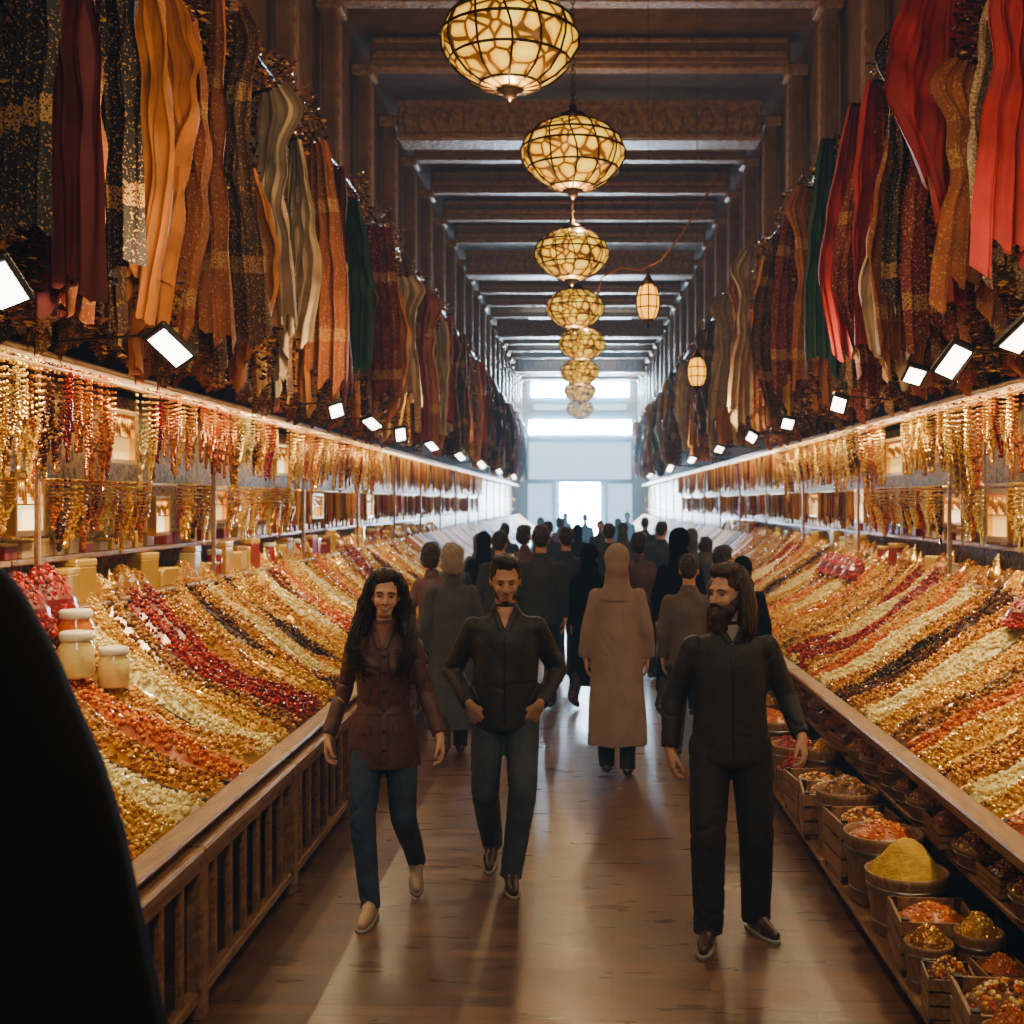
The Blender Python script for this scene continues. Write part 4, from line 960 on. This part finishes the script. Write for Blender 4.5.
while z<2.9:
    n=8; rings=[]
    for q in range(n):
        a=2*pi*q/n; c=Vector((.016*math.cos(a),0,.026*math.sin(a))); nn=Vector((math.cos(a),0,math.sin(a)))
        rings.append([c+nn*.005*math.cos(w_)+Vector((0,1,0))*.005*math.sin(w_) for w_ in(0,2.1,4.2)])
    o0=len(ch.v); ch.rings(rings,closed=True); ch.xf(Matrix.Translation((0,0,z))@Matrix.Rotation((j%2)*pi/2,4,'Z'),o0); z+=.042;j+=1
CHM=ch.mesh('chain',[M['bronze']])
chz=CH+2.87
def light(kind,loc,e,col,size=.1,spot=None,parent=None,name='lamp_or_fill_light'):
    l=bpy.data.lights.new(name,kind); l.energy=e; l.color=col
    if kind in('POINT','SPOT'): l.shadow_soft_size=size
    if spot: l.spot_size=spot; l.spot_blend=.9
    o=bpy.data.objects.new(name,l); COL.objects.link(o); o.location=loc
    if parent: o.parent=parent
    return o
for i,(px,d) in enumerate(((510,7.48),(573,9.9),(572,13.9),(575,17.8),(582,21.8),(580,26.5),(580,31),(580,37))):
    o=mk('chandelier',SHM,loc=(W(px,d),d,chz),label='round amber glass chandelier in a bronze cage hanging on a chain',cat='chandelier',group='chandeliers down the arcade')
    mk('metal_cage',CGM,o); mk('finial',FIM,o); mk('top_cap',CPM2,o); mk('chain',CHM,o)
    if d<30: light('POINT',(0,0,-.45),42,(1,.68,.33),.04,parent=o)
    if i%2==0: light('POINT',(.12,0,.5),66,(1,.62,.27),.04,parent=o)  # bare point above the cap, added to warm the ceiling
light('POINT',(0.2,3.6,4.7),115,(1,.74,.43),.3); light('POINT',(0.1,0.3,3.9),220,(1,.78,.50),.4)  # bare fills near the camera, added to light faces and figures
lnp=[(.03,.16),(.07,.13),(.095,.05),(.095,-.05),(.07,-.13),(.03,-.16)]
ln=MB(); ln.lathe(lnp,16); LNM=ln.mesh('lantern',[mat('lantern glass',(.5,.2,.03),.3,emit=(1,.42,.012),es=3.2,nosample=True)])
lc=MB()
for j in range(8):
    a=2*pi*j/8; lc.tube([((r+.005)*math.cos(a),(r+.005)*math.sin(a),z) for r,z in lnp],.006,4)
for z,r in((.05,.098),(-.05,.098)): lc.lathe([(r,z-.006),(r+.005,z),(r,z+.006)],16,cap=False)
lc.lathe([(.004,.26),(.02,.23),(.05,.18),(.06,.15)],12); lc.lathe([(.05,-.15),(.02,-.19),(.003,-.24)],12); LCM=lc.mesh('lcage',[M['bronze']])
for px,py,d in((648,302,10.5),(697,372,13.0)):
    x=W(px,d); z=CH+(502-py)/1200*d
    o=mk('hanging_lantern',LNM,loc=(x,d,z),label='small glowing orange lantern with metal ribs on a thin rod',cat='lantern'); mk('lantern_frame',LCM,o)
    cb_=MB(); cb_.tube([(0,0,.25),(0,0,7.7-z)],.002,5); mk('rod',cb_.mesh('rod',[M['bronze']]),o)
def P3(px,py,d): return Vector((W(px,d),d,CH+(502-py)/1200*d))
wire=[(596,300),(602,276),(622,266),(640,270),(660,262),(680,238),(700,205),(722,170)]
wp=[P3(a,b_,12.2)+Vector((0,.1*math.sin(i),0)) for i,(a,b_) in enumerate(wire)]
wm=MB(); wm.tube(wp,.008,6)
for i in range(len(wp)-1):
    for t in(.2,.6):
        q=wp[i].lerp(wp[i+1],t); wm.tube([q,q+Vector((.05*math.sin(i*3+t*9),0,.06*math.cos(i*5+t*4)))],[.005,.003],4)
o=mk('decorative_wire',wm.mesh('wire',[mat('copper wire',(.5,.2,.06),.4,.7)]),label='thin copper wire drooping between lamp and wall',cat='wire')
hs_=MB(); hs_.box((0,0,0),(.15,.26,.05),bev=.012); hs_.box((0,0,.035),(.10,.16,.04),bev=.01); HSM=hs_.mesh('sphousing',[M['metal']],False)
le=MB(); le.box((0,0,-.026),(.105,.205,.008)); LEM=le.mesh('lens',[mat('lamp lens',(1,1,1),.3,emit=(1,.93,.80),es=14,nosample=True)],False)
ar=MB(); ar.tube([(0,0,.03),(.10,0,.06),(.62,0,.02)],.008,8); ARM=ar.mesh('arm',[M['metal']])
YS={-1:[4.35,6.15,10.3,12.1,14,17,21,25.5,31,38],1:[5.7,6.75,7.5,9.7,12.1,14.6,18,22.5,28,36]}
YL={-1:[(4.3,125),(6.1,205),(8.1,105),(10.2,180),(12.5,130),(15.2,160)],1:[(4.3,140),(5.8,175),(7.6,185),(9.7,120),(12.1,170),(15,130)]}
GOLD=(1,.76,.38)
for sg in(-1,1):
    for y in YS[sg]:
        s_=R.uniform(.7,.95) if y>7 else .95
        o=mk('stall_spotlight',ARM,loc=(sg*2.1,y,2.82),rot=side(sg),scale=(1,s_,s_),label='adjustable rectangular floodlight on an arm above the stall',cat='lamp',group='floodlights above the stalls')
        h=mk('lamp_housing',HSM,o); le_=mk('lamp_lens',LEM,o)
        e=(-.68*(1 if sg>0 else -1)+R.uniform(-.2,.2), .45+R.uniform(-.25,.2), R.uniform(-.3,.3))
        h.rotation_euler=e; le_.rotation_euler=e
    for y,en in YL[sg]:
        s=light('SPOT',(sg*2.0,y,2.70),en,GOLD,.04,spot=1.9)
        s.rotation_euler=(Vector((sg*2.6,y+.1,1.15))-Vector((sg*2.0,y,2.70))).to_track_quat('-Z','Y').to_euler()
    for (y0,y1,e) in((5,12,80),(12,22,75),(22,44,90)):
        l=bpy.data.lights.new('rack_fill_strip','AREA'); l.shape='RECTANGLE'; l.size=.03; l.size_y=y1-y0; l.energy=e; l.color=(1,.79,.41)  # area strip with no fixture, added to brighten necklaces and racks
        o=bpy.data.objects.new('rack_fill_strip',l); COL.objects.link(o); o.location=(sg*2.66,(y0+y1)/2,2.74)
        dv=Vector((sg*.30,0,-.55)); z_=-dv.normalized(); y_=Vector((0,1,0)); x_=y_.cross(z_).normalized()
        o.rotation_euler=Matrix((x_,y_,z_)).transposed().to_euler()
for sg in(-1,1):
    for y in(5.5,10,16,25): light('POINT',(sg*1.85,y,3.25),38 if y<20 else 44,(1,.69,.35),.1)  # side fills without fixtures, added for the textiles and walkers
w_=bpy.data.worlds.new('World'); scene.world=w_; w_.use_nodes=True; nt=w_.node_tree; N=nt.nodes; L=nt.links
bg=N['Background']; bg.inputs[0].default_value=(.3,.3,.32,1); bg.inputs[1].default_value=.08
ab=N.new('ShaderNodeVolumeAbsorption'); ab.inputs['Density'].default_value=.011; ab.inputs['Color'].default_value=(0,0,0,1)
em=N.new('ShaderNodeEmission'); em.inputs[0].default_value=(.055,.085,.110,1); em.inputs[1].default_value=.011  # blue haze tone put in as even volume emission
sh_=N.new('ShaderNodeAddShader'); L.new(ab.outputs[0],sh_.inputs[0]); L.new(em.outputs[0],sh_.inputs[1]); L.new(sh_.outputs[0],N['World Output'].inputs['Volume'])
cam=bpy.data.cameras.new('Camera'); co=bpy.data.objects.new('Camera',cam); COL.objects.link(co); co.location=(0,0,CH); co.rotation_euler=(pi/2,0,0)
cam.sensor_width=36; cam.lens=1200/1024*36; cam.shift_x=-68/1024; cam.shift_y=-10/1024
cam.dof.use_dof=True; cam.dof.focus_distance=6.0; cam.dof.aperture_fstop=3.2
scene.camera=co
print('OBJ',len(bpy.data.objects))
